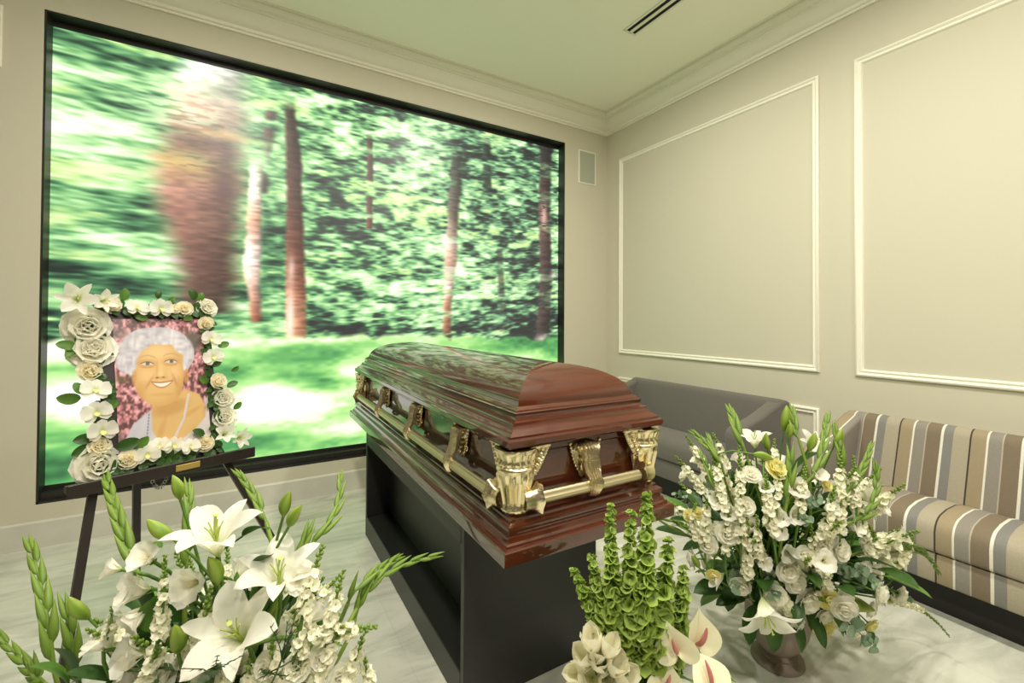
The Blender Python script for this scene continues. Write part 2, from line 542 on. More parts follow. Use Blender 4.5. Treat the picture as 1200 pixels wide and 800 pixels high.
# ------------------------------------------------------------------ video wall
def forest_picture():
    W, H = 640, 540
    u, v = np.meshgrid(np.linspace(0, 1, W), np.linspace(0, 1, H))
    slant = u + 0.02 * np.sin(v * 9)
    vv = v + 0.055 * (1 - u) * u * 2 - 0.03 * u                       # streaks sag a little
    lft = np.clip(1 - u / 0.42, 0, 1)
    def streak(su, sv, seed):
        a = vnoise(slant, vv, su, sv, seed)
        bl = vnoise(slant, vv, su * 0.5, sv * .9, seed + 50)              # more smeared on the left
        return a * (1 - lft) + bl * lft
    big = vnoise(u, v, 5, 5, 3) * .6 + vnoise(u, v, 11, 9, 4) * .4
    f1, f2, f3 = streak(20, 34, 5), streak(40, 80, 6), streak(76, 160, 7)
    f4 = streak(90, 250, 8)
    tex = 0.32 * f1 + 0.30 * f2 + 0.20 * f3 + 0.18 * f4
    lum = 0.54 + (tex - 0.5) * 2.0 + (big - 0.5) * 0.55
    def blob(cx, cy, rx, ry):
        return np.exp(-(((u - cx) / rx) ** 2 + ((v - cy) / ry) ** 2))
    lum += .20 * blob(.61, .68, .09, .16) + .16 * blob(.5, .47, .14, .08) + .22 * blob(.45, .93, .12, .05) + .04 * blob(.06, .85, .1, .09)
    lum += -.06 * blob(.08, .72, .12, .1) - .13 * sstep(.62, 1, u) + .06 * blob(.3, .8, .2, .2) + .14 * blob(.1, .5, .15, .06) + .1 * blob(.75, .6, .12, .12) + .16 * blob(.06, .38, .12, .04)
    lum -= .34 * blob(.42, .69, .055, .12) + .20 * blob(.86, .92, .14, .08) + .26 * blob(.90, .40, .07, .12) + .16 * blob(.05, .95, .09, .05)
    lum -= .22 * blob(.30, .58, .04, .16) + .22 * blob(.12, .62, .1, .035) + .2 * blob(.08, .45, .12, .03) + .15 * blob(.85, .7, .1, .08)
    lum -= .3 * blob(.55, .335, .2, .022) + .2 * blob(.74, .95, .05, .05)
    img = ramp(lum, [(0, (34, 46, 40)), (.2, (52, 88, 62)), (.40, (90, 146, 96)), (.56, (138, 194, 128)), (.72, (184, 228, 160)), (.9, (228, 248, 208)), (1.3, (255, 255, 250))])
    warm = sstep(.6, .9, vnoise(u, v, 9, 30, 21)) * .35
    img = over(img, (214, 226, 120), warm * sstep(.45, .7, lum))
    cool = sstep(.45, .75, u) * .20
    img = over(img, np.array([.55, .66, .62]), cool * sstep(.35, .1, np.abs(lum - .45)))
    dusk = (1 - sstep(.2, .5, lum)) * sstep(.3, .42, u)
    img = over(img, (58, 50, 56), .5 * dusk)

    def trunk(img, pts, cols, soft, shade=None, a=1.0, seed=1):
        vs_ = [p[1] for p in pts][::-1]
        c = np.interp(v, vs_, [p[0] for p in pts][::-1]) + (vnoise(u, v, 2, 60, seed) - .5) * soft * .7
        hw = np.interp(v, vs_, [p[2] for p in pts][::-1]) * (.9 + .2 * vnoise(u, v, 3, 14, seed + 1))
        d = (u - c) / hw
        m = (1 - sstep(1 - soft / hw, 1 + soft / hw, np.abs(d))) * sstep(pts[-1][1] - .012, pts[-1][1], v)
        if pts[0][1] < .97:
            m = m * sstep(pts[0][1] + .03, pts[0][1] - .01, v)
        col = ramp(v, cols)
        n = vnoise(u, v, 60, 190, seed + 2) - .5
        side = np.clip(d, -1, 1)
        col = col * (1.0 - .33 * side + .35 * n)[..., None]
        if shade is not None:
            m = m * shade
        return img * (1 - (m * a)[..., None]) + np.clip(col, 0, 1.3) * (m * a)[..., None]
    gap = sstep(.30, .50, vnoise(u, v, 5, 42, 31))
    img = trunk(img, [(.215, 1.0, .046), (.210, .9, .050), (.198, .75, .060), (.196, .62, .058), (.21, .5, .042), (.205, .38, .036)],
                [(.38, (82, 58, 54)), (.5, (96, 62, 56)), (.6, (136, 92, 80)), (.68, (156, 108, 94)), (.74, (164, 122, 88)), (.8, (108, 76, 68)), (.88, (178, 140, 116)), (.95, (232, 222, 200)), (1, (250, 250, 240))], .024, .72 + .28 * sstep(.25, .6, f2 * .5 + f3 * .5 + .35 * sstep(.55, .45, v) + .4 * np.exp(-((v - .62) / .09) ** 2)), .93, 40)
    img = over(img, (216, 196, 120), .65 * blob(.17, .745, .05, .022) * sstep(.3, .6, f4))
    img = over(img, (240, 250, 210), .75 * blob(.17, .87, .06, .05) * sstep(.3, .6, f4))
    img = over(img, (78, 50, 50), .7 * blob(.232, .70, .018, .075))
    img = over(img, (236, 200, 130), .6 * blob(.235, .83, .05, .012))
    img = trunk(img, [(.305, .915, .008), (.294, .80, .010), (.288, .7, .012)], [(.7, (70, 56, 50)), (.9, (86, 66, 58))], .006, gap, .95, 43)
    img = trunk(img, [(.282, .76, .010), (.279, .62, .011), (.277, .5, .014), (.280, .44, .010), (.284, .36, .009)],
                [(.36, (146, 86, 66)), (.44, (216, 170, 150)), (.52, (252, 232, 220)), (.62, (206, 150, 122)), (.70, (242, 238, 214)), (.76, (214, 220, 190))], .006, None, 1, 46)
    img = trunk(img, [(.337, .93, .009), (.345, .77, .013), (.347, .6, .016), (.350, .46, .017), (.352, .298, .017)],
                [(.30, (190, 136, 98)), (.38, (196, 138, 106)), (.45, (156, 100, 78)), (.55, (112, 72, 58)), (.7, (80, 54, 46)), (.93, (60, 46, 40))], .005, None, 1, 49)
    img = over(img, (255, 240, 225), .8 * blob(.341, .36, .007, .09) + .5 * blob(.342, .5, .006, .03))
    img = trunk(img, [(.487, .89, .0055), (.489, .76, .006), (.488, .62, .006)], [(.62, (108, 66, 58)), (.76, (90, 58, 52)), (.9, (76, 60, 52))], .003, gap, .95, 52)
    img = trunk(img, [(.685, .90, .012), (.679, .74, .014), (.672, .57, .014), (.666, .43, .010), (.663, .275, .009)],
                [(.27, (112, 70, 56)), (.40, (176, 118, 92)), (.47, (240, 214, 196)), (.52, (176, 130, 112)), (.60, (206, 176, 156)), (.70, (112, 98, 88)), (.9, (58, 62, 56))], .006, np.clip(gap + .45, 0, 1), .95, 55)
    img = trunk(img, [(.938, .975, .017), (.934, .75, .017), (.940, .53, .019), (.928, .268, .021)],
                [(.27, (66, 52, 52)), (.5, (72, 58, 58)), (.75, (84, 62, 58)), (.97, (50, 46, 46))], .006, np.clip(gap + .6, 0, 1), .95, 58)
    img = over(img, (236, 190, 176), .8 * blob(.932, .74, .010, .05) * sstep(.25, .5, f4))
    img = over(img, (244, 226, 214), .8 * blob(.928, .29, .018, .018) + .6 * blob(.965, .53, .012, .015))
    img = trunk(img, [(.763, .956, .010), (.768, .78, .010)], [(.78, (52, 56, 52)), (.95, (44, 48, 46))], .005, gap, .8, 61)
    img = trunk(img, [(.80, .62, .008), (.815, .29, .010)], [(.29, (60, 50, 50)), (.6, (52, 50, 48))], .005, gap, .6, 63)
    # lawn
    g = vnoise(u, v, 7, 26, 71) * .5 + vnoise(u, v, 24, 60, 72) * .3 + vnoise(u, v, 80, 120, 73) * .2
    gl = .56 + (g - .5) * .8
    gl += .55 * blob(.03, .19, .09, .045) + .75 * blob(.30, .150, .06, .045) + .55 * blob(.37, .12, .07, .035) + .45 * blob(.45, .21, .06, .03) + .35 * blob(.45, .06, .09, .025) + .3 * blob(.22, .30, .09, .012) + .3 * blob(.42, .305, .09, .01)
    gl += .3 * blob(.02, .29, .06, .02) + .25 * blob(.6, .22, .1, .05) + .2 * blob(.1, .12, .1, .02)
    gl -= .34 * blob(.33, .265, .09, .022) + .3 * blob(.22, .225, .06, .016) + .38 * blob(.02, .035, .07, .035) + .25 * blob(.20, .04, .16, .03) + .22 * blob(.36, .205, .06, .014) + .3 * blob(.40, .185, .03, .018) + .3 * blob(.05, .255, .06, .016)
    gl -= .35 * sstep(.6, .9, u) * sstep(.2, .32, v)
    lawn = ramp(gl, [(0, (50, 104, 62)), (.25, (86, 158, 90)), (.45, (132, 200, 112)), (.65, (184, 232, 146)), (.85, (236, 250, 212)), (1.1, (255, 252, 244))])
    edge = .318 - .02 * sstep(.4, 1, u) + (vnoise(u, v, 40, 1, 74) - .5) * .022
    img = img * (1 - sstep(edge + .006, edge - .010, v))[..., None] + lawn * sstep(edge + .006, edge - .010, v)[..., None]
    for base in ((.352, .298, .021), (.663, .275, .013)):
        pass
    # faint dot grid of the display
    dots = 1 + .0 * (np.sin(u * W * PI * .5) * np.sin(v * H * PI * .5))
    return np.clip(img * dots[..., None], 0, 1.15)


screen = thing('video_wall', 'large black-edged video wall glowing with a blurred sunlit forest', 'screen', (-2.36, 0.1, OPZ0))
def sc_local(x, y, z):
    return (x + 2.36, y - .1, z - OPZ0)
pic = picture_mesh('display', forest_picture(), 3.785, 2.695, sc_local(-4.258 + .0, .10, .315), (1, 0, 0), (0, 0, 1), color_attr_mat('lit_display', SCREEN_GAIN, .35), screen)
mb = MB()       # black surround lining the recess
x0, z0, x1, z1 = OPX0 + .0, OPZ0 + .0, OPX1 - .0, OPZ1 - .0
def bx(a, c):
    box(mb, sc_local(*a), sc_local(*c))
bx((x0, .004, z0), (x0 + .010, .185, z1))
bx((x1 - .008, .004, z0), (x1, .185, z1))
bx((x0, .004, z0), (x1, .185, z0 + .012))
bx((x0, .004, z1 - .008), (x1, .185, z1))
bx((x0, .092, z0 + .030), (x1, .185, .315))
bx((x0, .092, 3.010), (x1, .185, z1))
bx((x0, .12, z0), (x1, .185, z1))
mb.build('surround', M_BLACK, screen, smooth=False)
mb = MB()
box(mb, sc_local(x0 + .01, .03, z0 + .012), sc_local(x1 - .008, .092, z0 + .05))
mb.build('lower_rail', M_BLACK, screen, smooth=False)

# ------------------------------------------------------------------ wall speakers, ceiling vent, downlights
def speaker(x0, x1, z0, z1, label):
    t = thing('wall_speaker', label, 'speaker', ((x0 + x1) / 2, 0, (z0 + z1) / 2), 0, 'flush speakers either side of the screen')
    w, h = (x1 - x0) / 2, (z1 - z0) / 2
    P = [[(sx * (w - o), -d, sz * (h - o)) for sx, sz in ((-1, -1), (1, -1), (1, 1), (-1, 1))] for o, d in ((0, 0), (0, .007), (.003, .009), (.010, .009), (.012, .005))]
    MB().grid(np.array(P), close_u=True).build('frame', M_TRIM, t, sharp=30)
    mb = MB()
    box(mb, (-w + .011, -.006, -h + .011), (w - .011, 0, h - .011), .002, 1)
    mb.build('grille', M_GRILLE, t, smooth=False)
speaker(-.378, -.155, 2.68, 3.02, 'pale flush speaker high on the wall right of the screen')
speaker(-4.635, -4.412, 2.67, 3.01, 'pale flush speaker high on the wall left of the screen, cut by the photo edge')

t = thing('air_vent', 'slim white ceiling air vent with two black slots', 'vent', (-.860, -2.2, ZC))
mb = MB()
box(mb, (-.062, -1.0, -.006), (-.042, 1.01, 0), .002, 1)
box(mb, (.042, -1.0, -.006), (.062, 1.01, 0), .002, 1)
box(mb, (-.014, -1.0, -.006), (.014, 1.01, 0), .002, 1)
box(mb, (-.062, 1.0, -.006), (.062, 1.02, 0), .002, 1)
box(mb, (-.062, -1.02, -.006), (.062, -1.0, 0), .002, 1)
mb.build('frame', M_TRIM, t, smooth=False)
for s in (-1, 1):
    box(MB(), (s * .028 - .014, -1.0, -.003), (s * .028 + .014, 1.0, 0)).build('slot', M_VENT, t, smooth=False)

m_lens = bpy.data.materials.new('lamp_lens')
m_lens.use_nodes = True
bb = m_lens.node_tree.nodes['Principled BSDF']
bb.inputs['Emission Color'].default_value = (*LAMP_COLOR, 1)
bb.inputs['Emission Strength'].default_value = 6
for i, (lx, ly) in enumerate(LAMP_SPOTS):
    t = thing('downlight', 'round recessed ceiling downlight with white ring', 'ceiling light', (lx, ly, ZC), 0, 'recessed downlights in the ceiling')
    lathe(MB(), [(.125, 0), (.125, -.006), (.118, -.010), (.100, -.010), (.098, -.003)], 28).build('ring', M_TRIM, t)
    a = np.arange(28) * 2 * PI / 28
    MB().add(np.stack([.1 * np.cos(a), .1 * np.sin(a), np.full(28, -.004)], 1), [tuple(range(28))[::-1]]).build('lens', m_lens, t, smooth=False)
    ld = bpy.data.lights.new('lamp', 'AREA')
    ld.shape = 'DISK'
    ld.size = 0.19
    ld.energy = LAMP_WATTS[i]
    ld.color = LAMP_COLOR
    lo = bpy.data.objects.new('lamp', ld)
    COL.objects.link(lo)
    lo.parent = t
    lo.location = (0, 0, -.014)

# ================================================================== CASKET STAND
SX0, SX1, SY0, SY1, SH = -2.615, -2.045, -2.20, -.772, .65
st = thing('casket_stand', 'black open-sided box stand carrying the casket', 'stand', ((SX0 + SX1) / 2, (SY0 + SY1) / 2, 0))
def sb(name, lo, hi, r=.003):
    c = np.array([(SX0 + SX1) / 2, (SY0 + SY1) / 2, 0])
    box(MB(), np.array(lo) - c, np.array(hi) - c, r, 1).build(name, M_STAND, st, smooth=False)
sb('end_panel', (SX0, SY0, 0), (SX1, SY0 + .03, SH))
sb('end_panel', (SX0, SY1 - .03, 0), (SX1, SY1, SH))
sb('base_board', (SX0, SY0 + .03, 0), (SX1, SY1 - .03, .113))
sb('top_board', (SX0, SY0 + .03, .54), (SX1, SY1 - .03, SH))
sb('back_panel', (SX0 + .137, SY0 + .03, .113), (SX1 - .137, SY1 - .03, .54))

# ================================================================== CASKET
HW, HL = .3225, 1.055
cas = thing('casket', 'polished mahogany casket with domed lid and gold handles on a black stand', 'casket', (-2.3325, -1.497, .65), math.radians(-.35))
def loft(prof, caps=()):
    mb = MB()
    P = np.array(prof)
    def corner(o, z, k):
        sx, sy = ((-1, -1), (1, -1), (1, 1), (-1, 1))[k]
        return (sx * (HW - o), sy * (HL - o), z)
    for k in range(4):
        k2 = (k + 1) % 4
        g = np.array([[corner(o, z, k), corner(o, z, k2)] for o, z in P])
        mb.grid(g, 0 if k in (1, 3) else 1)
    for i in caps:
        o, z = P[i]
        mb.add([corner(o, z, k) for k in range(4)], [(0, 1, 2, 3)], 0)
    return mb
BASE = [(.03, 0.0), (.001, 0.0), (0, .003), (.000, .036), (.004, .040), (.015, .041), (.0155, .046), (.021, .050), (.0245, .058), (.0245, .063), (.031, .064), (.031, .070), (.027, .076), (.026, .082), (.028, .088), (.034, .092), (.041, .095), (.0415, .102), (.050, .106), (.060, .110), (.07, .113)]
loft(BASE, (0,)).build('base_moulding', [M_MAHOG_L, M_MAHOG_S], cas, sharp=28)
BODY = [(.068, .108), (.072, .112), (.072, .135), (.078, .140), (.078, .262), (.072, .268), (.072, .30)]
loft(BODY).build('body', [M_MAHOG_L, M_MAHOG_S], cas, sharp=28)
LID = [(.09, .282), (.066, .284), (.050, .290), (.030, .297), (.0255, .302), (.0255, .317), (.028, .320), (.036, .322), (.0365, .327), (.042, .332), (.052, .338), (.059, .346), (.062, .354), (.062, .358), (.069, .359), (.075, .362), (.078, .369), (.077, .377), (.0745, .381), (.080, .383), (.082, .388), (.090, .3935), (.098, .396), (.0985, .404), (.100, .404)]
_D = [(.100, .404), (.102, .413), (.112, .4305), (.130, .448), (.153, .463), (.185, .4775), (.22, .487), (.26, .4945), (.295, .498), (.3215, .499)]
def smooth_curve(p, n):
    p = np.array(p, float)
    out = []
    for i in range(len(p) - 1):
        a0, a1, a2, a3 = p[max(i - 1, 0)], p[i], p[i + 1], p[min(i + 2, len(p) - 1)]
        for k in range(n):
            t = k / n
            out.append(.5 * ((2 * a1) + (a2 - a0) * t + (2 * a0 - 5 * a1 + 4 * a2 - a3) * t * t + (3 * a1 - a0 - 3 * a2 + a3) * t ** 3))
    out.append(p[-1])
    return [tuple(q) for q in out]
DOME = smooth_curve(_D, 4)
ld = loft(LID, (0,)).build('lid', [M_MAHOG_L, M_MAHOG_S], cas, sharp=28)
loft(DOME, (len(DOME) - 1,)).build('dome', [M_MAHOG_L, M_MAHOG_S], ld)

def rot(mb_src, ang, at):
    c, s = math.cos(ang), math.sin(ang)
    M = np.array([[c, -s, 0], [s, c, 0], [0, 0, 1]])
    r = MB()
    r.v = [v @ M.T + np.array(at) for v in mb_src.v]
    r.f, r.m, r.t, r.n = mb_src.f, mb_src.m, mb_src.t, mb_src.n
    return r

def corner_ornament():
    """fluted column with a leafy capital; local x and y run out of the corner"""
    mb = MB()
    n = 40
    prof = [(.012, .108), (.034, .110), (.040, .116), (.040, .124), (.035, .130), (.036, .14), (.040, .165), (.045, .19), (.049, .212), (.051, .224), (.054, .228), (.055, .233), (.053, .238), (.049, .241), (.052, .246), (.053, .252), (.050, .257), (.051, .264), (.054, .274), (.058, .283), (.058, .289), (.0, .289)]
    def rip(a, i):
        z = prof[i][1]
        if .128 < z < .222:
            return .13 * np.cos(a * 14)
        if .24 < z < .289:
            return .07 * np.cos(a * 4 - PI) * (z - .24) / .05 + .05 * np.cos(a * 20)
        if z < .128:
            return .05 * np.cos(a * 18)
        return 0
    lathe(mb, prof, n, ripple=rip)
    for ax in (0, 1):                          # openwork wings along each wall, with a beaded edge
        def pt(s, d, z):                       # s back along the wall, d out from the wall plane
            return (-s, d, z) if ax == 0 else (d, -s, z)
        wall = .012
        rows = []
        for i in range(9):
            z = .205 + .083 * i / 8
            ext = .042 + .055 * (i / 8) ** .7
            rows.append([pt(.02 + (ext - .02) * j / 8, wall + .012 + .010 * math.sin(j * 2.1 + i) * math.sin(i * 1.3), z) for j in range(9)])
        mb.grid(np.array(rows))
        for i in range(12):
            q = i / 11
            z = .205 + .083 * q
            ext = .042 + .055 * q ** .7
            ball(mb, pt(ext, wall + .010, z), .0075, 6)
            if i % 2 == 0:
                ball(mb, pt(ext * .78, wall + .018, z), .008, 6)
        tube(mb, [pt(.03, wall + .02, .287), pt(.100, wall + .012, .287)], .006, 6)
        # socket cup that takes the bar
        rings = []
        for k, (s, r) in enumerate([(.0, .022), (.026, .023), (.038, .028), (.046, .036), (.050, .039), (.050, .034), (.047, .018), (.047, .004)]):
            a = np.arange(20) * 2 * PI / 20
            rr = r * (1 + .12 * np.cos(a * 6) * (1 < k < 6))
            rings.append([pt(s, .046 + rr[j] * math.cos(a[j]) * .8, .150 + rr[j] * math.sin(a[j]) * 1.15) for j in range(20)])
        mb.grid(np.array(rings), close_u=True)
    return mb
co = corner_ornament()
for (sx, sy, ang) in ((-1, -1, PI), (1, -1, -PI / 2), (1, 1, 0), (-1, 1, PI / 2)):
    r = rot(co, ang, (sx * (HW - .076), sy * (HL - .076), 0))
    r.build('corner_ornament', M_GOLD, cas, sharp=60)

def handle_bar(axis, s):
    mb = MB()
    o = .030
    L = (HL if axis == 'y' else HW) - .135
    ts = np.linspace(-L, L, 9)
    pts = [(s * (HW - o), t, .150) if axis == 'y' else (t, s * (HL - o), .150) for t in ts]
    tube(mb, pts, .0165, 20, flute=-.10)
    return mb.build('handle_bar', M_BAR, cas, sharp=50)
for s in (-1, 1):
    handle_bar('y', s)
    handle_bar('x', s)

def lug():
    """leafy wall plate and the fluted arm that curls round the bar; local y points out of the wall"""
    mb = MB()
    rows = []
    for i in range(10):                        # fan plate
        q = i / 9
        z = .175 + .090 * q
        w = .016 + .040 * q ** .6
        rows.append([(w * (j - 6) / 6, .006 + .010 * (1 - ((j - 6) / 6) ** 2) + .004 * math.cos(j * 2.6 + i * .9), z + .010 * math.cos((j - 6) * .5) + .006 * math.sin(j * 2.2)) for j in range(13)])
    mb.grid(np.array(rows))
    for i in range(9):
        q = i / 8
        for s in (-1, 1):
            ball(mb, (s * (.018 + .040 * q ** .6), .008, .180 + .092 * q), .0065, 6)
            if i % 2:
                ball(mb, (s * (.010 + .026 * q), .016, .195 + .075 * q), .0065, 6)
    path = [(.004, .258), (.012, .270), (.026, .269), (.035, .255), (.038, .235), (.040, .213), (.046, .193), (.056, .175), (.063, .160), (.063, .145), (.056, .131), (.045, .125), (.034, .130), (.029, .142)]
    P = []
    for k, (d, z) in enumerate(path):
        q = k / (len(path) - 1)
        w = .040 - .021 * q ** .8 + .0035 * math.cos(q * 30)
        d0, z0 = path[max(0, k - 1)]
        d1, z1 = path[min(len(path) - 1, k + 1)]
        td, tz = d1 - d0, z1 - z0
        l = math.hypot(td, tz)
        nd, nz = tz / l, -td / l               # left normal
        ring = []
        for j in range(13):
            e = (j - 6) / 6
            h = .007 * (1 - e * e) + .003 * math.cos(j * PI)
            ring.append((w * e, d - nd * h, z - nz * h))
        for j in range(12, -1, -1):
            e = (j - 6) / 6
            ring.append((w * e * .96, d + nd * (.014 - .008 * q), z + nz * (.014 - .008 * q)))
        P.append(ring)
    mb.grid(np.array(P), close_u=True)
    return mb
lg = lug()
for ly in (-.617, -.142, .384):
    rot(lg, PI / 2, (-(HW - .078), ly, 0)).build('handle_bracket', M_GOLD, cas, sharp=60)
    rot(lg, -PI / 2, ((HW - .078), ly, 0)).build('handle_bracket', M_GOLD, cas, sharp=60)
rot(lg, PI, (0.0, -(HL - .078), 0)).build('handle_bracket', M_GOLD, cas, sharp=60)
rot(lg, 0, (0.0, (HL - .078), 0)).build('handle_bracket', M_GOLD, cas, sharp=60)

# ================================================================== SOFAS
def stripe_mat():
    m = bpy.data.materials.new('striped_upholstery')
    m.use_nodes = True
    nt = m.node_tree
    b = nt.nodes['Principled BSDF']
    tc = nt.nodes.new('ShaderNodeTexCoord')
    sp = nt.nodes.new('ShaderNodeSeparateXYZ')
    nt.links.new(tc.outputs['Object'], sp.inputs[0])
    m1 = nt.nodes.new('ShaderNodeMath')
    m1.operation = 'MULTIPLY_ADD'
    m1.inputs[1].default_value = -1 / .278
    m1.inputs[2].default_value = 20 - 2.437 / .278
    nt.links.new(sp.outputs['Y'], m1.inputs[0])
    m2 = nt.nodes.new('ShaderNodeMath')
    m2.operation = 'FRACT'
    nt.links.new(m1.outputs[0], m2.inputs[0])
    cr = nt.nodes.new('ShaderNodeValToRGB')
    cr.color_ramp.interpolation = 'CONSTANT'
    white, blue, beige, dark, tan, grey, thin, brown = [(*lin(c), 1) for c in ((236, 232, 218), (136, 134, 128), (176, 167, 145), (68, 59, 54), (164, 149, 120), (148, 142, 131), (182, 174, 154), (131, 117, 96))]
    stops = [(0, white), (.02, blue), (.15, beige), (.365, dark), (.388, tan), (.575, white), (.602, grey), (.765, thin), (.782, brown), (.982, white)]
    el = cr.color_ramp.elements
    while len(el) < len(stops):
        el.new(.5)
    for e, (p, c) in zip(el, stops):
        e.position, e.color = p, c
    nt.links.new(m2.outputs[0], cr.inputs[0])
    wv = nt.nodes.new('ShaderNodeTexNoise')
    wv.inputs['Scale'].default_value = 300
    nt.links.new(tc.outputs['Object'], wv.inputs['Vector'])
    mx = nt.nodes.new('ShaderNodeMix')
    mx.data_type = 'RGBA'
    mx.blend_type = 'MULTIPLY'
    mx.inputs[0].default_value = .35
    nt.links.new(cr.outputs[0], mx.inputs[6])
    nt.links.new(wv.outputs['Fac'], mx.inputs[7])
    nt.links.new(mx.outputs[2], b.inputs['Base Color'])
    b.inputs['Roughness'].default_value = .9
    bp = nt.nodes.new('ShaderNodeBump')
    bp.inputs['Strength'].default_value = .25
    bp.inputs['Distance'].default_value = .002
    nt.links.new(wv.outputs['Fac'], bp.inputs['Height'])
    nt.links.new(bp.outputs[0], b.inputs['Normal'])
    return m
M_STRIPE = stripe_mat()

def sofa(name, label, y0, y1, m, seats):
    """back to the right wall; x from the wall, y along it (y0 = end nearer the camera)"""
    t = thing(name, label, 'sofa', (0, 0, 0))
    arm = .10
    back = [(-.335, .30), (-.20, .70), (-.185, .745), (-.150, .768), (-.105, .764), (-.07, .735), (-.04, .60), (-.04, .155), (-.335, .155)]
    prism(MB(), back, 'y', y0 + .012, y1 - .012, .022, 3).build('backrest', m, t, sharp=60)
    side = [(-.04, .155), (-.04, .735), (-.10, .762), (-.16, .752), (-.40, .672), (-.59, .630), (-.632, .612), (-.648, .575), (-.648, .155)]
    for a, b_ in ((y0, y0 + arm), (y1 - arm, y1)):
        prism(MB(), side, 'y', a, b_, .032, 4).build('arm', m, t, sharp=60)
    w = (y1 - y0 - 2 * arm) / seats
    for i in range(seats):
        a = y0 + arm + i * w
        poly = [(-.30, .290), (-.30, .425), (-.40, .446), (-.52, .450), (-.61, .440), (-.652, .415), (-.664, .38), (-.664, .290)]
        cu = prism(MB(), poly, 'y', a + .003, a + w - .003, .018, 3).build('seat_cushion', m, t, sharp=60)
    prism(MB(), [(-.05, .155), (-.05, .287), (-.652, .287), (-.652, .155)], 'y', y0 + arm + .001, y1 - arm - .001, .012, 2).build('seat_base', m, t, sharp=60)
    mb = MB()
    box(mb, (-.56, y0 + .08, 0.0), (-.08, y1 - .08, .157))
    mb.build('plinth', M_DARKPLINTH, t, smooth=False)
    return t
sofa('sofa', 'grey fabric sofa against the wall behind the casket', -1.90, -.52, M_GREY, 1)
sofa('sofa', 'striped beige, grey and white sofa at the right edge', -4.10, -2.26, M_STRIPE, 1)

# ================================================================== EASEL AND PORTRAIT
EYAW = math.radians(23)
EO = (-3.478, -1.469, 0)
LZ = .755
ez = thing('easel', 'dark wooden easel holding the flower-framed portrait', 'easel', EO, EYAW)   # local x along the ledge, local -y to the viewer
T13 = math.tan(math.radians(13))
def leg(name, a, b_, w=.012):
    mb = MB()
    a, b_ = np.array(a), np.array(b_)
    d = (b_ - a) / np.linalg.norm(b_ - a)
    x = np.cross(d, (0, 1, 0)); x /= np.linalg.norm(x)
    y = np.cross(x, d)
    ring = lambda p: [p + x * w * sx + y * w * .8 * sy for sx, sy in ((-1, -1), (1, -1), (1, 1), (-1, 1))]
    mb.grid(np.array([ring(a), ring(b_)]), close_u=True)
    mb.add(ring(a), [(3, 2, 1, 0)])
    mb.add(ring(b_), [(0, 1, 2, 3)])
    return mb.build(name, M_EASEL, ez, smooth=False)
topz = LZ + .50
leg('leg', (-.33, -.145, .0), (-.115, .50 * T13 + .045, topz))
leg('leg', (.50, -.145, .0), (-.04, .50 * T13 + .045, topz))
leg('rear_leg', (-.02, .30, .0), (-.06, .50 * T13 + .06, topz))
mb = MB()
box(mb, (-.282, -.030, LZ - .026), (.282, .018, LZ - .004), .003, 1)
box(mb, (-.282, -.036, LZ - .036), (.282, -.028, LZ + .006), .002, 1)
lgd = mb.build('ledge', M_EASEL, ez, smooth=False)
box(MB(), (.005, -.039, LZ - .025), (.082, -.0355, LZ - .003), .001, 1).build('brass_plate', M_PLAQUE, lgd, smooth=False)['label'] = 'small blank brass plate'
mb = MB()
for k in range(14):
    q = k / 13
    p = np.array([-.055 + .06 * q, .03, LZ - .035 - .055 * math.sin(q * PI)])
    a = np.arange(9) * 2 * PI / 8
    ringp = np.stack([.0055 * np.cos(a), (.002 if k % 2 else .0) * np.sin(a) + .004 * np.sin(a) * (k % 2), .0055 * np.sin(a)], 1)
    tube(mb, ringp + p, .0013, 4, cap=False)
mb.build('chain', M_CHAIN, ez)

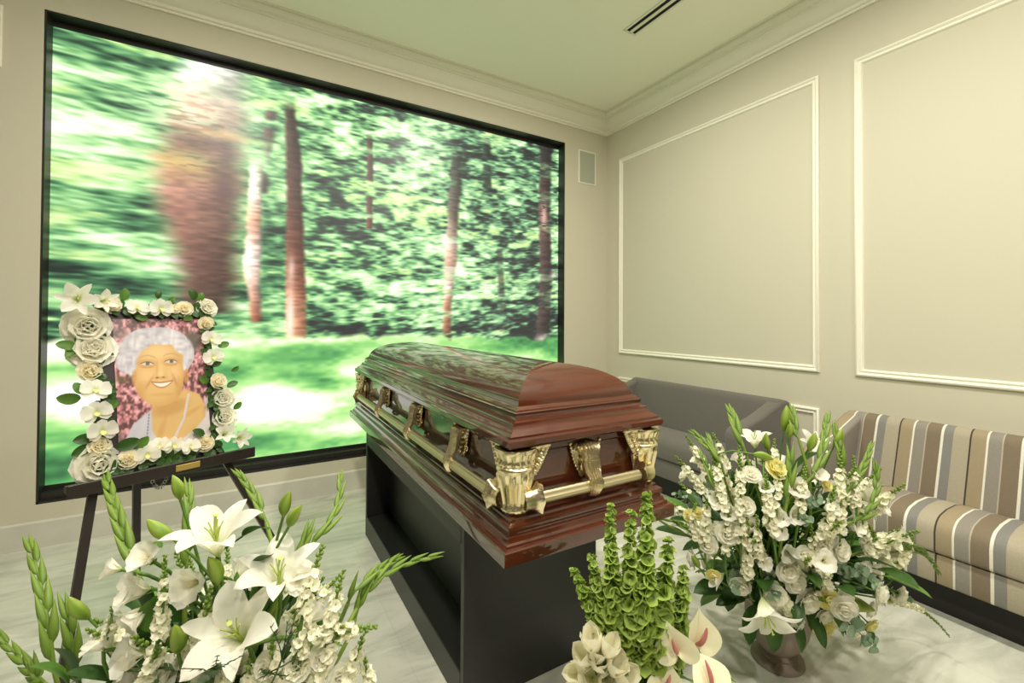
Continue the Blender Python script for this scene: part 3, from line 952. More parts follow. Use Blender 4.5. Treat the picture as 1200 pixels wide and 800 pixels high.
def portrait_picture():
    W, H = 190, 350
    U, V = np.meshgrid(np.linspace(0, 1, W), np.linspace(1, 0, H))      # V = 0 at the top edge
    v_ = V
    x = (85 + 75 * v_) + U * (465 + 25 * v_)
    y = 75 + 705 * v_ - 30 * (U - .2)
    def el(cx, cy, rx, ry, soft=.12, ang=0):
        c, s = math.cos(ang), math.sin(ang)
        dx, dy = x - cx, y - cy
        d = np.sqrt(((dx * c + dy * s) / rx) ** 2 + ((-dx * s + dy * c) / ry) ** 2)
        return 1 - sstep(1 - soft, 1 + soft, d)
    def poly(pts, soft=6):
        d = np.full(x.shape, -1e9)
        n = len(pts)
        inside = np.zeros(x.shape, bool)
        dist = np.full(x.shape, 1e9)
        for i in range(n):
            (x1, y1), (x2, y2) = pts[i], pts[(i + 1) % n]
            cond = ((y1 > y) != (y2 > y)) & (x < (x2 - x1) * (y - y1) / (y2 - y1 + 1e-9) + x1)
            inside ^= cond
            t = np.clip(((x - x1) * (x2 - x1) + (y - y1) * (y2 - y1)) / ((x2 - x1) ** 2 + (y2 - y1) ** 2), 0, 1)
            dist = np.minimum(dist, np.hypot(x - x1 - t * (x2 - x1), y - y1 - t * (y2 - y1)))
        sd = np.where(inside, dist, -dist)
        return sstep(-soft, soft, sd)
    nz = lambda su, sv, s: vnoise(x / 700.0, y / 900.0, su, sv, s)
    # blossom background
    a = nz(34, 40, 1) * .55 + nz(70, 80, 2) * .45
    img = ramp(a, [(0, (84, 60, 60)), (.36, (112, 78, 76)), (.5, (186, 120, 128)), (.66, (222, 160, 168)), (.85, (240, 200, 204))])
    img = over(img, (102, 92, 84), el(500, 180, 60, 55, .5) + .6 * el(110, 150, 50, 30, .5) + .7 * el(140, 690, 40, 60, .5))
    img = over(img, (120, 110, 70), .5 * el(130, 380, 60, 16, .6))
    # white cardigan and top
    img = over(img, (206, 204, 214), poly([(140, 800), (170, 690), (215, 600), (300, 535), (345, 560), (420, 800)], 5))
    img = over(img, (214, 208, 204), poly([(300, 800), (330, 660), (400, 700), (480, 690), (600, 590), (590, 480), (640, 520), (680, 800)], 5))
    fold = .5 + .5 * np.sin(x * .09 + y * .03)
    img = over(img, (182, 180, 196), .25 * fold * poly([(140, 800), (170, 690), (215, 600), (300, 535), (330, 560), (300, 800)], 5))
    # chest and neck
    skin = (220, 182, 118)
    img = over(img, skin, poly([(306, 500), (304, 560), (312, 640), (345, 690), (405, 712), (470, 695), (545, 650), (596, 600), (604, 540), (560, 470), (480, 440)], 6))
    img = over(img, (190, 142, 80), .55 * el(400, 530, 95, 38, .5, -.2) + .35 * el(360, 640, 16, 60, .6, .3) + .3 * el(520, 560, 60, 12, .6, -.5))
    img = over(img, (226, 188, 124), .4 * el(440, 620, 70, 40, .6))
    # hair behind
    hair = np.clip(el(316, 240, 196, 128, .06) + el(168, 270, 58, 82, .10) + el(462, 262, 54, 70, .10) + el(330, 170, 130, 58, .1) + el(245, 165, 70, 45, .15), 0, 1)
    hn = nz(60, 22, 5) * .5 + nz(24, 60, 6) * .5
    hcol = ramp(hn, [(.1, (176, 172, 182)), (.5, (206, 203, 211)), (.9, (230, 228, 232))])
    img = img * (1 - hair[..., None]) + hcol * hair[..., None]
    # face
    face = np.clip(el(336, 345, 134, 168, .05, .06) + el(350, 420, 112, 100, .06), 0, 1)
    fcol = np.ones(x.shape + (3,)) * np.array([226, 188, 122]) / 255
    fcol = over(fcol, (232, 164, 122), .35 * el(262, 372, 44, 36, .8) + .35 * el(424, 358, 36, 34, .8))
    fcol = over(fcol, (240, 206, 150), .7 * el(300, 240, 95, 38, .6) + .6 * el(270, 365, 42, 34, .6) + .6 * el(420, 350, 36, 34, .6) + .5 * el(335, 350, 18, 52, .6))
    fcol = over(fcol, (186, 134, 76), .38 * (1 - el(330, 350, 118, 156, .35)) + .25 * el(236, 455, 26, 60, .8, .4) + .2 * el(446, 440, 20, 60, .8, -.3) + .2 * el(350, 462, 60, 9, .7))
    img = img * (1 - face[..., None]) + fcol * face[..., None]
    # curls falling onto the brow
    fr = np.clip(el(235, 205, 62, 26, .25, -.5) + el(330, 186, 95, 17, .3) + el(430, 214, 46, 26, .25, .7) + el(190, 300, 24, 66, .2) + el(474, 290, 20, 56, .2), 0, 1)
    img = img * (1 - fr[..., None]) + hcol * fr[..., None]
    # ear, eyes, brows
    img = over(img, (206, 150, 92), .8 * el(478, 370, 15, 40, .2) + .6 * el(205, 372, 12, 38, .3))
    for ex, ey, an in ((266, 303, .06), (390, 291, -.06)):
        img = over(img, (200, 152, 100), .6 * el(ex, ey - 2, 44, 20, .6, an))
        q = (x - ex)
        lid = ey - 9 + .0085 * q ** 2
        low = ey + 8 - .0040 * q ** 2
        eye = sstep(lid - 1, lid + 2, y) * sstep(low + 1, low - 2, y) * (np.abs(q) < 40)
        img = over(img, (226, 218, 204), .9 * eye)
        img = over(img, (96, 104, 112), el(ex + 2, ey, 10, 10, .2) * eye)
        img = over(img, (92, 70, 56), .85 * np.exp(-((y - lid) / 2.6) ** 2) * sstep(40, 30, np.abs(q)))
        img = over(img, (190, 140, 90), .55 * np.exp(-((y - low - 11) / 4) ** 2) * sstep(42, 24, np.abs(q)))
        br = ey - 42 + .0075 * q ** 2
        img = over(img, (186, 152, 112), .6 * np.exp(-((y - br) / 4.5) ** 2) * sstep(50, 36, np.abs(q)))
        for k in (-1, 1):
            img = over(img, (196, 146, 92), .35 * el(ex + (44 if ex > 330 else -44), ey + 6 * k, 12, 2.5, .7, k * .4))
    # nose
    img = over(img, (196, 146, 88), .4 * el(318, 340, 6, 44, .7, -.05) + .55 * el(338, 376, 34, 7, .5))
    img = over(img, (140, 84, 48), .7 * el(322, 375, 8, 4, .4) + .7 * el(354, 373, 8, 4, .4))
    img = over(img, (240, 206, 146), .7 * el(337, 355, 13, 13, .5))
    # smile
    img = over(img, (176, 120, 66), .38 * el(284, 396, 7, 36, .7, .5) + .38 * el(414, 386, 7, 36, .7, -.45))
    xr, yr = x - 350, y + .05 * (x - 350)
    yu, yl = 402 - .0022 * xr ** 2, 423 - .0100 * xr ** 2
    wide = sstep(62, 54, np.abs(xr))
    img = over(img, (192, 112, 92), .85 * sstep(yu - 8, yu - 3, yr) * sstep(yl + 9, yl + 4, yr) * wide)
    img = over(img, (248, 242, 226), sstep(yu - 1, yu + 2, yr) * sstep(yl + 1, yl - 2, yr) * sstep(52, 47, np.abs(xr)))
    img = over(img, (150, 84, 66), .6 * sstep(54, 48, np.abs(xr)) * np.exp(-((yr - yu + 1) / 2.2) ** 2))
    # necklace
    for p, q in (((497, 470), (478, 590)), ((478, 590), (430, 690)), ((430, 690), (405, 705))):
        for k in range(9):
            tt = k / 9
            img = over(img, (214, 206, 210), .95 * el(p[0] + (q[0] - p[0]) * tt, p[1] + (q[1] - p[1]) * tt, 8, 8, .3))
    for k in range(16):
        img = over(img, (126, 130, 150), .8 * el(290 - 2 * k * .2, 560 + 15 * k, 4.5, 6, .3))
    return np.clip(img * np.array([.91, .90, .90]), 0, 1)

TILT = math.radians(13)
por = thing('portrait_frame', 'framed portrait of a smiling grey-haired woman edged with white flowers', 'portrait', (EO[0], EO[1], LZ), EYAW)
PV = np.array([0, math.sin(TILT), math.cos(TILT)])       # up along the leaning board
PN = np.array([0, -math.cos(TILT), math.sin(TILT)])      # out of the picture
def pp(u, v, n=0.0):
    return np.array([u, 0, 0]) + PV * v + PN * n
def board(lo, hi, n0, n1, r=.003):
    mb = MB()
    box(mb, (lo[0], lo[1], n0), (hi[0], hi[1], n1), r, 1)
    M = np.stack([np.array([1.0, 0, 0]), PV, PN], 1)
    mb.v = [v @ M.T for v in mb.v]
    return mb
board((-.186, .000), (.166, .592), -.012, .0).build('backing_board', M_EASEL, por, smooth=False)
M_PRINT = color_attr_mat('printed_portrait', 0, .28)
picture_mesh('photograph', portrait_picture(), .282, .520, pp(-.146, .030, .003), (1, 0, 0), PV, M_PRINT, por)

# ================================================================== FLOWERS
def petal(mb, M, at, L, W, th, az=0.0, n=8, m=4, sh=(.8, .6), cup=.15, ruf=0.0, r0=0.0, matid=0, ph=0.0, twist=0.0, tips=(0, 1)):
    """one petal or leaf: th(s) = angle from the axis in radians along its length; az = turn round the axis"""
    s = np.linspace(0, 1, n + 1)
    tv = th(s) if callable(th) else th[0] + (th[1] - th[0]) * s ** (th[2] if len(th) > 2 else 1.0)
    ds = L / n
    r = r0 + np.concatenate([[0], np.cumsum(np.sin(tv[:-1]) * ds)])
    z = np.concatenate([[0], np.cumsum(np.cos(tv[:-1]) * ds)])
    a, b = sh
    sp = a / (a + b)
    w = (np.clip(s, 0, 1) ** a) * ((1 - s) ** b) / (sp ** a * (1 - sp) ** b) * W / 2
    w = np.maximum(w, W * .03 * (1 - s) + W * .004)
    t = np.linspace(-1, 1, m + 1)
    T, Wd = np.meshgrid(t, w)
    S = np.repeat(s[:, None], m + 1, 1)
    h = cup * Wd * T ** 2 + ruf * W * np.sin(S * 13 + ph + T * 2.3) * np.abs(T) * S
    nr, nz = -np.cos(tv)[:, None], np.sin(tv)[:, None]
    X = r[:, None] + nr * h
    Y = T * Wd
    Z = z[:, None] + nz * h
    if twist:
        Y = Y + twist * L * S ** 2
    c, sn = math.cos(az), math.sin(az)
    P = np.stack([X * c - Y * sn, X * sn + Y * c, Z], 2)
    P = P @ M.T + np.asarray(at)
    mb.grid(P, matid, tips[0] + (tips[1] - tips[0]) * S)


D2 = math.radians
def jit(a):
    return (random.random() - .5) * 2 * a


def stem_to(mb, foam, base, d, r=.003, n=9):
    base, foam = np.asarray(base, float), np.asarray(foam, float)
    dist = np.linalg.norm(base - foam)
    tube(mb, bez(foam, base - np.asarray(d) * dist * .45, base, n), np.linspace(r * 1.15, r, n), 6)


def lily(name, parent, at, d, size, foam=None, opened=1.0, label=None):
    M = frame(d, jit(.5))
    L = size * .66
    mb = MB()
    for k in range(3):
        petal(mb, M, at, L * .98, size * .20, (D2(20), D2(30 + 72 * opened + jit(10)), 1.25), 2 * PI * k / 3 + PI / 3, 10, 4, (.75, .75), .25, .02, .003, ph=jit(3))
    for k in range(3):
        petal(mb, M, at, L, size * .31, (D2(16), D2(26 + 74 * opened + jit(10)), 1.25), 2 * PI * k / 3, 11, 6, (.85, .72), .22, .045, .002, ph=jit(3))
    o = mb.build(name, P_WHITE, parent)
    sm = MB()
    for k in range(6):
        a = 2 * PI * k / 6 + .3
        e = np.array([math.cos(a) * size * .085, math.sin(a) * size * .085, L * .60])
        tube(sm, (bez((0, 0, .004), (0, 0, L * .4), e, 6)) @ M.T + at, .0011 * size / .16, 5, 0, 0)
    tube(sm, np.array([(0, 0, .004), (0, 0, L * .5), (.004, 0, L * .72), (.005, 0, L * .75)]) @ M.T + at, np.array([.0022, .0018, .0022, .004]) * size / .16, 6, 0, 0)
    sm.build('stamens', P_STAMEN, o)
    if foam is not None:
        st_ = MB()
        stem_to(st_, foam, at, d, .0034)
        st_.build('stem', P_STEM, o)
    return o


def lily_bud(name, parent, at, d, size, foam=None):
    """at = the middle of the bud"""
    d = np.asarray(d, float); d = d / np.linalg.norm(d)
    M = frame(d, jit(3))
    base = np.asarray(at) - d * size / 2
    n, k = 18, 13
    s = np.linspace(0, 1, k)
    rad = size * .215 * np.sin(np.pi * np.clip(s, .0, 1) ** .82) ** .72 * (1 - .12 * s)
    rad[0], rad[-1] = size * .06, size * .012
    a = np.arange(n) * 2 * PI / n
    rings, tips = [], []
    for i in range(k):
        rr = rad[i] * (1 + .055 * np.cos(3 * a) - .07 * np.exp(-((np.cos(1.5 * a)) / .16) ** 2))
        bend = size * .05 * math.sin(s[i] * PI)
        rings.append(np.stack([rr * np.cos(a) + bend, rr * np.sin(a), np.full(n, s[i] * size)], 1) @ M.T + base)
        tips.append(np.full(n, .2 + .6 * abs(s[i] - .35)) + .25 * np.cos(3 * a))
    mb = MB()
    mb.grid(np.array(rings), 0, np.array(tips), close_u=True)
    o = mb.build(name, P_BUD, parent)
    if foam is not None:
        st_ = MB()
        stem_to(st_, foam, base, d, .0026)
        st_.build('stem', P_STEM, o)
    return o


def rosette(mb, M, at, size, layers, rufs=.05):
    for (n, L, W, t0, t1, ph, cup) in layers:
        for k in range(n):
            petal(mb, M, at, L * size, W * size, (D2(t0 + jit(5)), D2(t1 + jit(8)), 1.2), 2 * PI * k / n + ph + jit(.12), 6, 4, (.42, .20), cup, rufs, .004 * size, ph=jit(3), tips=(0, 1 - .0 * L))


ROSE = [(3, .40, .38, 26, -30, .2, .45), (4, .43, .46, 34, -14, .9, .4), (5, .46, .52, 46, 6, .1, .3), (5, .50, .56, 60, 40, .7, .2), (6, .52, .58, 74, 74, .3, .1)]
LISI = [(3, .42, .40, 24, -22, .2, .4), (4, .48, .52, 38, 6, .8, .3), (5, .52, .60, 54, 44, .1, .2), (5, .54, .62, 68, 84, .7, .1)]
PEONY = [(4, .30, .34, 20, -30, .2, .5), (5, .36, .42, 34, -10, .5, .45), (6, .42, .48, 48, 14, .1, .35), (7, .47, .52, 62, 44, .4, .25), (8, .52, .54, 78, 80, .2, .1), (7, .53, .54, 92, 100, .6, .05)]


def rose(name, parent, at, d, size, material, layers=ROSE, foam=None, ruf=.05):
    M = frame(d, jit(3))
    mb = MB()
    dd = np.asarray(d, float) / np.linalg.norm(d)
    base = np.asarray(at) - dd * size * .22
    rosette(mb, M, base, size, layers, ruf)
    o = mb.build(name, material, parent)
    if foam is not None:
        sp = MB()
        for k in range(5):
            petal(sp, M, base - dd * .004, size * .3, size * .1, (D2(60), D2(110)), k * 1.257, 4, 2, (.5, .9), .1)
        stem_to(sp, foam, base, dd, .0028)
        sp.build('stem', P_STEM, o)
    return o


def orchid(name, parent, at, d, size):
    M = frame(d, jit(.35))
    mb = MB()
    for az in (PI / 2, PI / 2 + 2.15, PI / 2 - 2.15):
        petal(mb, M, at, size * .50, size * .36, (D2(74), D2(96)), az, 6, 4, (.6, .35), .12, .02)
    for az in (.28, PI - .28):
        petal(mb, M, np.asarray(at) + M[:, 2] * .003, size * .54, size * .60, (D2(66), D2(98)), az, 7, 6, (.55, .28), .1, .03)
    o = mb.build(name, P_WHITE, parent)
    lp = MB()
    petal(lp, M, np.asarray(at) + M[:, 2] * .004, size * .24, size * .18, (D2(20), D2(90)), -PI / 2, 5, 4, (.5, .4), .5, tips=(.2, .6))
    ball(lp, np.asarray(at) + M[:, 2] * size * .06, size * .045, 6)
    lp.build('lip', P_YELLOW, o)
    return o


def gladiolus_flower(name, parent, at, d, size, foam=None):
    M = frame(d, jit(3))
    dd = M[:, 2]
    base = np.asarray(at) - dd * size * .38
    mb = MB()
    for k in range(3):
        petal(mb, M, base, size * .66, size * .40, (D2(14), D2(92 + jit(14)), 1.5), 2 * PI * k / 3 + PI / 3, 8, 5, (.62, .34), .2, .05, .003, ph=jit(3))
    for k in range(3):
        petal(mb, M, base, size * .62, size * .46, (D2(12), D2(78 + jit(14)), 1.5), 2 * PI * k / 3, 8, 5, (.62, .32), .25, .06, .002, ph=jit(3))
    o = mb.build(name, P_WHITE, parent)
    st_ = MB()
    for k in range(3):
        tube(st_, (bez((0, 0, 0), (0, 0, size * .25), (jit(.05) * size, jit(.05) * size, size * .40), 5)) @ M.T + base, .0008, 4, 0, .3)
    st_.build('stamens', P_CREAM, o)
    if foam is not None:
        sp = MB()
        petal(sp, M, base - dd * size * .12, size * .34, size * .2, (D2(30), D2(24)), jit(3), 5, 3, (.4, .8), .4)
        stem_to(sp, foam, base, dd, .003)
        sp.build('stem', P_STEM, o)
    return o


def path3(pts, n=24):
    p = [np.asarray(q, float) for q in pts]
    return bez(p[0], 2 * p[1] - .5 * (p[0] + p[2]), p[2], n)


def bud_spike(name, parent, pts, s, foam=None):
    P = path3(pts, 30)
    seg = np.linalg.norm(np.diff(P, axis=0), axis=1)
    Ltot = seg.sum()
    cum = np.concatenate([[0], np.cumsum(seg)]) / Ltot
    mb = MB()
    tube(mb, P, np.linspace(.0042, .0018, len(P)) * s / .018, 6, 0, .4)
    nb = max(4, int(Ltot / (s * 1.5)))
    # buds sit in two ranks and shrink towards the tip
    view = np.array([CAM_POS[0] - parent.location[0], CAM_POS[1] - parent.location[1], CAM_POS[2]]) - P[15]
    for i in range(nb + 1):
        q = i / nb
        t = min(.985, .04 + .95 * q)
        c = np.array([np.interp(t, cum, P[:, k]) for k in range(3)])
        c2 = np.array([np.interp(min(1, t + .03), cum, P[:, k]) for k in range(3)])
        T = c2 - c
        if np.linalg.norm(T) < 1e-9:
            T = P[-1] - P[-2]
        T /= np.linalg.norm(T)
        side = np.cross(T, view)
        side /= np.linalg.norm(side)
        sgn = 1 if i % 2 else -1
        bl = s * (4.6 - 1.6 * q)
        bw = s * (.46 - .20 * q)
        lean = .0 if i == nb else (.13 - .05 * q)
        d = T + side * sgn * lean + np.cross(side, T) * jit(.08)
        d /= np.linalg.norm(d)
        if i == nb:
            c = c - T * bl * .5
        Mx = frame(d, 0)
        ss = np.linspace(0, 1, 8)
        rr = bw * np.sin(np.pi * ss ** .60) ** 1.05 + .0003
        a = np.arange(8) * 2 * PI / 8
        rings = [np.stack([rr[k] * np.cos(a), rr[k] * .8 * np.sin(a), np.full(8, ss[k] * bl)], 1) @ Mx.T + c + side * sgn * s * .14 for k in range(8)]
        mb.grid(np.array(rings), 0, np.repeat(ss[:, None], 8, 1) * .7 + .2 * random.random(), close_u=True)
    if foam is not None:
        T0 = P[1] - P[0]
        stem_to(mb, foam, P[0], T0 / np.linalg.norm(T0), .0042)
    return mb.build(name, P_SPIKE, parent)


def snapdragon(name, parent, pts, s, foam=None):
    P = path3(pts, 30)
    seg = np.linalg.norm(np.diff(P, axis=0), axis=1)
    Ltot = seg.sum()
    cum = np.concatenate([[0], np.cumsum(seg)]) / Ltot
    st_ = MB()
    tube(st_, P, np.linspace(.0032, .0014, len(P)), 6)
    if foam is not None:
        T0 = P[1] - P[0]
        stem_to(st_, foam, P[0], T0 / np.linalg.norm(T0), .0032)
    o = st_.build(name, P_STEM, parent)
    fl, bd = MB(), MB()
    N = int(Ltot / (s * .12))
    N = max(N, 12)
    for i in range(N):
        q = i / (N - 1)
        t = .02 + .98 * q
        c = np.array([np.interp(t, cum, P[:, k]) for k in range(3)])
        c2 = np.array([np.interp(max(0, t - .04), cum, P[:, k]) for k in range(3)])
        T = (c - c2) / (np.linalg.norm(c - c2) + 1e-9)
        Mx = frame(T, 0)
        a = i * 2.39996 + jit(.25)
        rad = Mx[:, 0] * math.cos(a) + Mx[:, 1] * math.sin(a)
        size = s * (.98 - .50 * q) * (1 + jit(.2))
        if q < .70:
            if random.random() < .14:
                continue
            d = rad + T * (.35 + jit(.4))
            fm = frame(d, jit(3))
            b0 = c + rad * s * .14
            for k in range(5):
                petal(fl, fm, b0, size * (.60 + jit(.10)), size * .56, (D2(24), D2(112 + jit(26)), .9), k * 1.257 + jit(.2), 4, 3, (.5, .22), .2, .16, ph=jit(3))
        else:
            d = rad * .75 + T
            d /= np.linalg.norm(d)
            fm = frame(d, 0)
            bl = size * .55
            ss = np.linspace(0, 1, 5)
            rr = bl * .34 * np.sin(np.pi * ss ** .9) ** .8 + .0003
            aa = np.arange(6) * 2 * PI / 6
            rings = [np.stack([rr[k] * np.cos(aa), rr[k] * np.sin(aa), np.full(6, ss[k] * bl)], 1) @ fm.T + c + rad * s * .07 * (1 - q) * 3 for k in range(5)]
            bd.grid(np.array(rings), 0, np.repeat(ss[:, None], 6, 1), close_u=True)
    fl.build('florets', P_FLORET, o)
    bd.build('buds', P_SPIKE, o)
    return o


def bells(name, parent, pts, s, foam=None):
    P = path3(pts, 30)
    seg = np.linalg.norm(np.diff(P, axis=0), axis=1)
    Ltot = seg.sum()
    cum = np.concatenate([[0], np.cumsum(seg)]) / Ltot
    st_ = MB()
    tube(st_, P, np.linspace(.0036, .0016, len(P)), 6)
    if foam is not None:
        T0 = P[1] - P[0]
        stem_to(st_, foam, P[0], T0 / np.linalg.norm(T0), .0036)
    o = st_.build(name, P_STEM, parent)
    cu = MB()
    W = max(8, int(Ltot / (s * .46)))
    for i in range(W):
        q = i / (W - 1)
        c = np.array([np.interp(q, cum, P[:, k]) for k in range(3)])
        c2 = np.array([np.interp(max(0, q - .05), cum, P[:, k]) for k in range(3)])
        T = (c - c2) / (np.linalg.norm(c - c2) + 1e-9) if q > 0 else np.array([0, 0, 1.0])
        Mx = frame(T, 0)
        sz = s * (.92 - .58 * q ** 1.2)
        for k in range(6):
            if random.random() < .10:
                continue
            a = k * PI / 3 + i * .52 + jit(.35)
            lift = jit(.22) * s
            ksz = sz
            sz = ksz * (1 + jit(.22))
            rad = Mx[:, 0] * math.cos(a) + Mx[:, 1] * math.sin(a)
            d = rad + T * (.15 + .9 * q + jit(.45)) + np.array([jit(.4), jit(.4), jit(.3)])
            fm = frame(d, jit(3))
            n = 15
            aa = np.arange(n) * 2 * PI / n
            prof = [(.05, 0), (.20, .16), (.36, .36), (.52, .48), (.62, .50)]
            rings = [np.stack([r_ * sz * (1 + .07 * np.cos(5 * aa) * (j > 2)) * np.cos(aa), r_ * sz * (1 + .07 * np.cos(5 * aa) * (j > 2)) * np.sin(aa), np.full(n, z_ * sz * .9) + .05 * sz * np.cos(5 * aa) * (j > 2)], 1) @ fm.T + c + T * lift + rad * s * (.08 + .12 * random.random()) for j, (r_, z_) in enumerate(prof)]
            cu.grid(np.array(rings), 0, np.repeat(np.linspace(.0, 1, 5)[:, None], n, 1), close_u=True)
            sz = ksz
    cu.build('bells', P_BELL, o)
    return o


def tulip(name, parent, at, d, size, foam=None):
    M = frame(d, jit(3))
    dd = M[:, 2]
    size *= 1.2
    base = np.asarray(at) - dd * size * .5
    mb = MB()
    f = lambda a0, flip: (lambda s: D2(a0) * (1 - s * 1.45) + D2(flip) * np.clip((s - .72) / .28, 0, 1) ** 1.5)
    for k in range(3):
        petal(mb, M, base, size * 1.05, size * .62, f(44, 44 + jit(16)), 2 * PI * k / 3 + PI / 3, 10, 5, (.5, .55), .42, .0, .002)
    for k in range(3):
        petal(mb, M, base, size * 1.02, size * .60, f(36, 24 + jit(16)), 2 * PI * k / 3, 10, 5, (.5, .55), .45, .0, .001)
    o = mb.build(name, P_TULIP, parent)
    if foam is not None:
        st_ = MB()
        stem_to(st_, foam, base, dd, .0034)
        st_.build('stem', P_STEM, o)
    return o


def anthurium(name, parent, at, d, size, foam=None):
    M = frame(d, jit(.35))
    n, k = 44, 8
    t = np.arange(n) * 2 * PI / n
    # heart outline: notch at the bottom, tip at the top
    hx = 16 * np.sin(t) ** 3 / 34.0 * size
    hy = -(13 * np.cos(t) - 5 * np.cos(2 * t) - 2 * np.cos(3 * t) - np.cos(4 * t)) / 31.0 * size
    rings, tp = [], []
    for j in range(k):
        q = (j + .02) / (k - 1 + .02)
        x, y = hx * q, hy * q - .14 * size * (1 - q)
        z = size * (.30 * (x / size) ** 2 + .10 * (y / size)) - .10 * size * (1 - q) ** 2 + .006 * size * np.sin(t * 9) * q
        rings.append(np.stack([x, y, z], 1) @ M.T + at)
        tp.append(np.full(n, q))
    mb = MB()
    mb.grid(np.array(rings), 0, np.array(tp), close_u=True)
    o = mb.build(name, P_ANTH, parent)
    sp = MB()
    p = bez((0, -.16 * size, -.08 * size), (0, -.10 * size, .12 * size), (.03 * size, .24 * size, .20 * size), 9)
    tube(sp, p @ M.T + at, np.array([.030, .040, .045, .046, .046, .044, .040, .032, .012]) * size, 10, 0, .5)
    x = sp.build('spadix', P_PINK, o)
    x['label'] = 'dusty pink spadix'
    if foam is not None:
        st_ = MB()
        stem_to(st_, foam, np.asarray(at) - M[:, 1] * .14 * size - M[:, 2] * .12 * size, M[:, 2], .003)
        st_.build('stem', P_STEM, o)
    return o


def leaf(name, parent, at, d, size, material, width=.36, foam=None, facing=None, normal=None):
    dd = np.asarray(d, float); dd /= np.linalg.norm(dd)
    M = frame(dd, 0)
    if normal is not None:
        y = np.asarray(normal) - (np.asarray(normal) @ dd) * dd
        y /= np.linalg.norm(y)
        M = np.stack([np.cross(y, dd), y, dd], 1)
    mb = MB()
    base = np.asarray(at) - dd * size * .5
    petal(mb, M, base, size, size * width, (D2(-14 + jit(8)), D2(26 + jit(14))), -PI / 2 + jit(.6) if facing is None else facing, 9, 4, (.7, .75), .25, .02, 0, ph=jit(3), tips=(.2, 1))
    if foam is not None:
        stem_to(mb, foam, base, dd, .0018)
    return mb.build(name, material, parent)


def eucalyptus(name, parent, at, d, size, foam=None):
    M = frame(d, jit(3))
    mb = MB()
    tw = bez((0, 0, -size * .6), (size * .1, 0, 0), (-size * .05, 0, size * .6), 9)
    for i in range(6):
        q = .12 + .16 * i
        c = np.array([np.interp(q, np.linspace(0, 1, 9), tw[:, k]) for k in range(3)]) @ M.T + at
        for s in (0, PI):
            fm = frame(np.asarray(d) + np.array([jit(.6), jit(.6), jit(.6)]), jit(3))
            petal(mb, fm, c, size * (.52 - .20 * q), size * (.50 - .18 * q), (D2(66), D2(84)), s + i * 1.4 + jit(.3), 5, 4, (.5, .32), .1)
    o = mb.build(name, P_EUCA, parent)
    st_ = MB()
    tube(st_, tw @ M.T + at, .0014, 5)
    if foam is not None:
        stem_to(st_, foam, tw[0] @ M.T + at, M[:, 2], .0016)
    st_.build('stem', P_STEM, o)
    return o


def fern(name, parent, at, d, size, foam=None):
    M = frame(d, jit(.4))
    mb = MB()
    base = np.array([0, 0, -size * .5])
    for k in range(5):
        e = np.array([jit(.45) * size, jit(.2) * size, size * (.45 + jit(.15))])
        P = bez(base, (e[0] * .3, e[1] * .3, 0), e, 9)
        tube(mb, P @ M.T + at, np.linspace(.0013, .0006, 9), 4)
        for j in range(2, 9, 2):
            for s in (-1, 1):
                q = P[j] + np.array([s * size * .07, jit(.03) * size, size * .20]) * (1.1 - j / 14)
                tube(mb, np.array([P[j], (P[j] + q) / 2, q]) @ M.T + at, np.array([.0008, .0008, .0003]), 4, cap=False)
    if foam is not None:
        stem_to(mb, foam, base @ M.T + at, M[:, 2], .0016)
    return mb.build(name, P_LEAF, parent)


def foliage(parent, centre, rx, rz, count, seed, lmin=.06, lmax=.11):
    """the packed greenery between the flowers, one uncountable mass"""
    r = np.random.RandomState(seed)
    mb = MB()
    for i in range(count):
        v = r.normal(size=3); v /= np.linalg.norm(v)
        q = r.rand() ** .5
        p = np.asarray(centre) + v * np.array([rx, rx, rz]) * q
        d = v + np.array([0, 0, .5]) + r.normal(size=3) * .4
        d /= np.linalg.norm(d)
        L = lmin + (lmax - lmin) * r.rand()
        petal(mb, frame(d, r.rand() * 6), p - d * L * .5, L, L * (.25 + .25 * r.rand()), (D2(-10), D2(30)), r.rand() * 6, 5, 2, (.7, .75), .2, tips=(.2, 1))
    o = mb.build('foliage', P_LEAF, parent)
    o['kind'] = 'stuff'
    return o


def urn(parent, h=.40, s=1.0):
    prof = [(0, 0), (.090, 0), (.092, .006), (.090, .022), (.080, .030), (.071, .034), (.066, .040), (.066, .046), (.071, .050), (.073, .056), (.066, .062), (.060, .068), (.064, .078), (.078, .098), (.094, .130), (.106, .175), (.112, .23), (.114, .28), (.118, .32), (.130, .345), (.138, .356), (.138, .368), (.128, .372), (.112, .366), (.104, .33), (0, .32)]
    k = h / .372
    lathe(MB(), [(r * s, z * k) for r, z in prof], 40).build('stone_urn', M_STONE, parent, sharp=50)
    a = MB()
    lathe(a, [(0, h * .86), (.104 * s, h * .86), (.10 * s, h + .01), (.085 * s, h + .045), (.05 * s, h + .065), (0, h + .07)], 20)
    a.build('flower_foam', P_LEAF, parent)


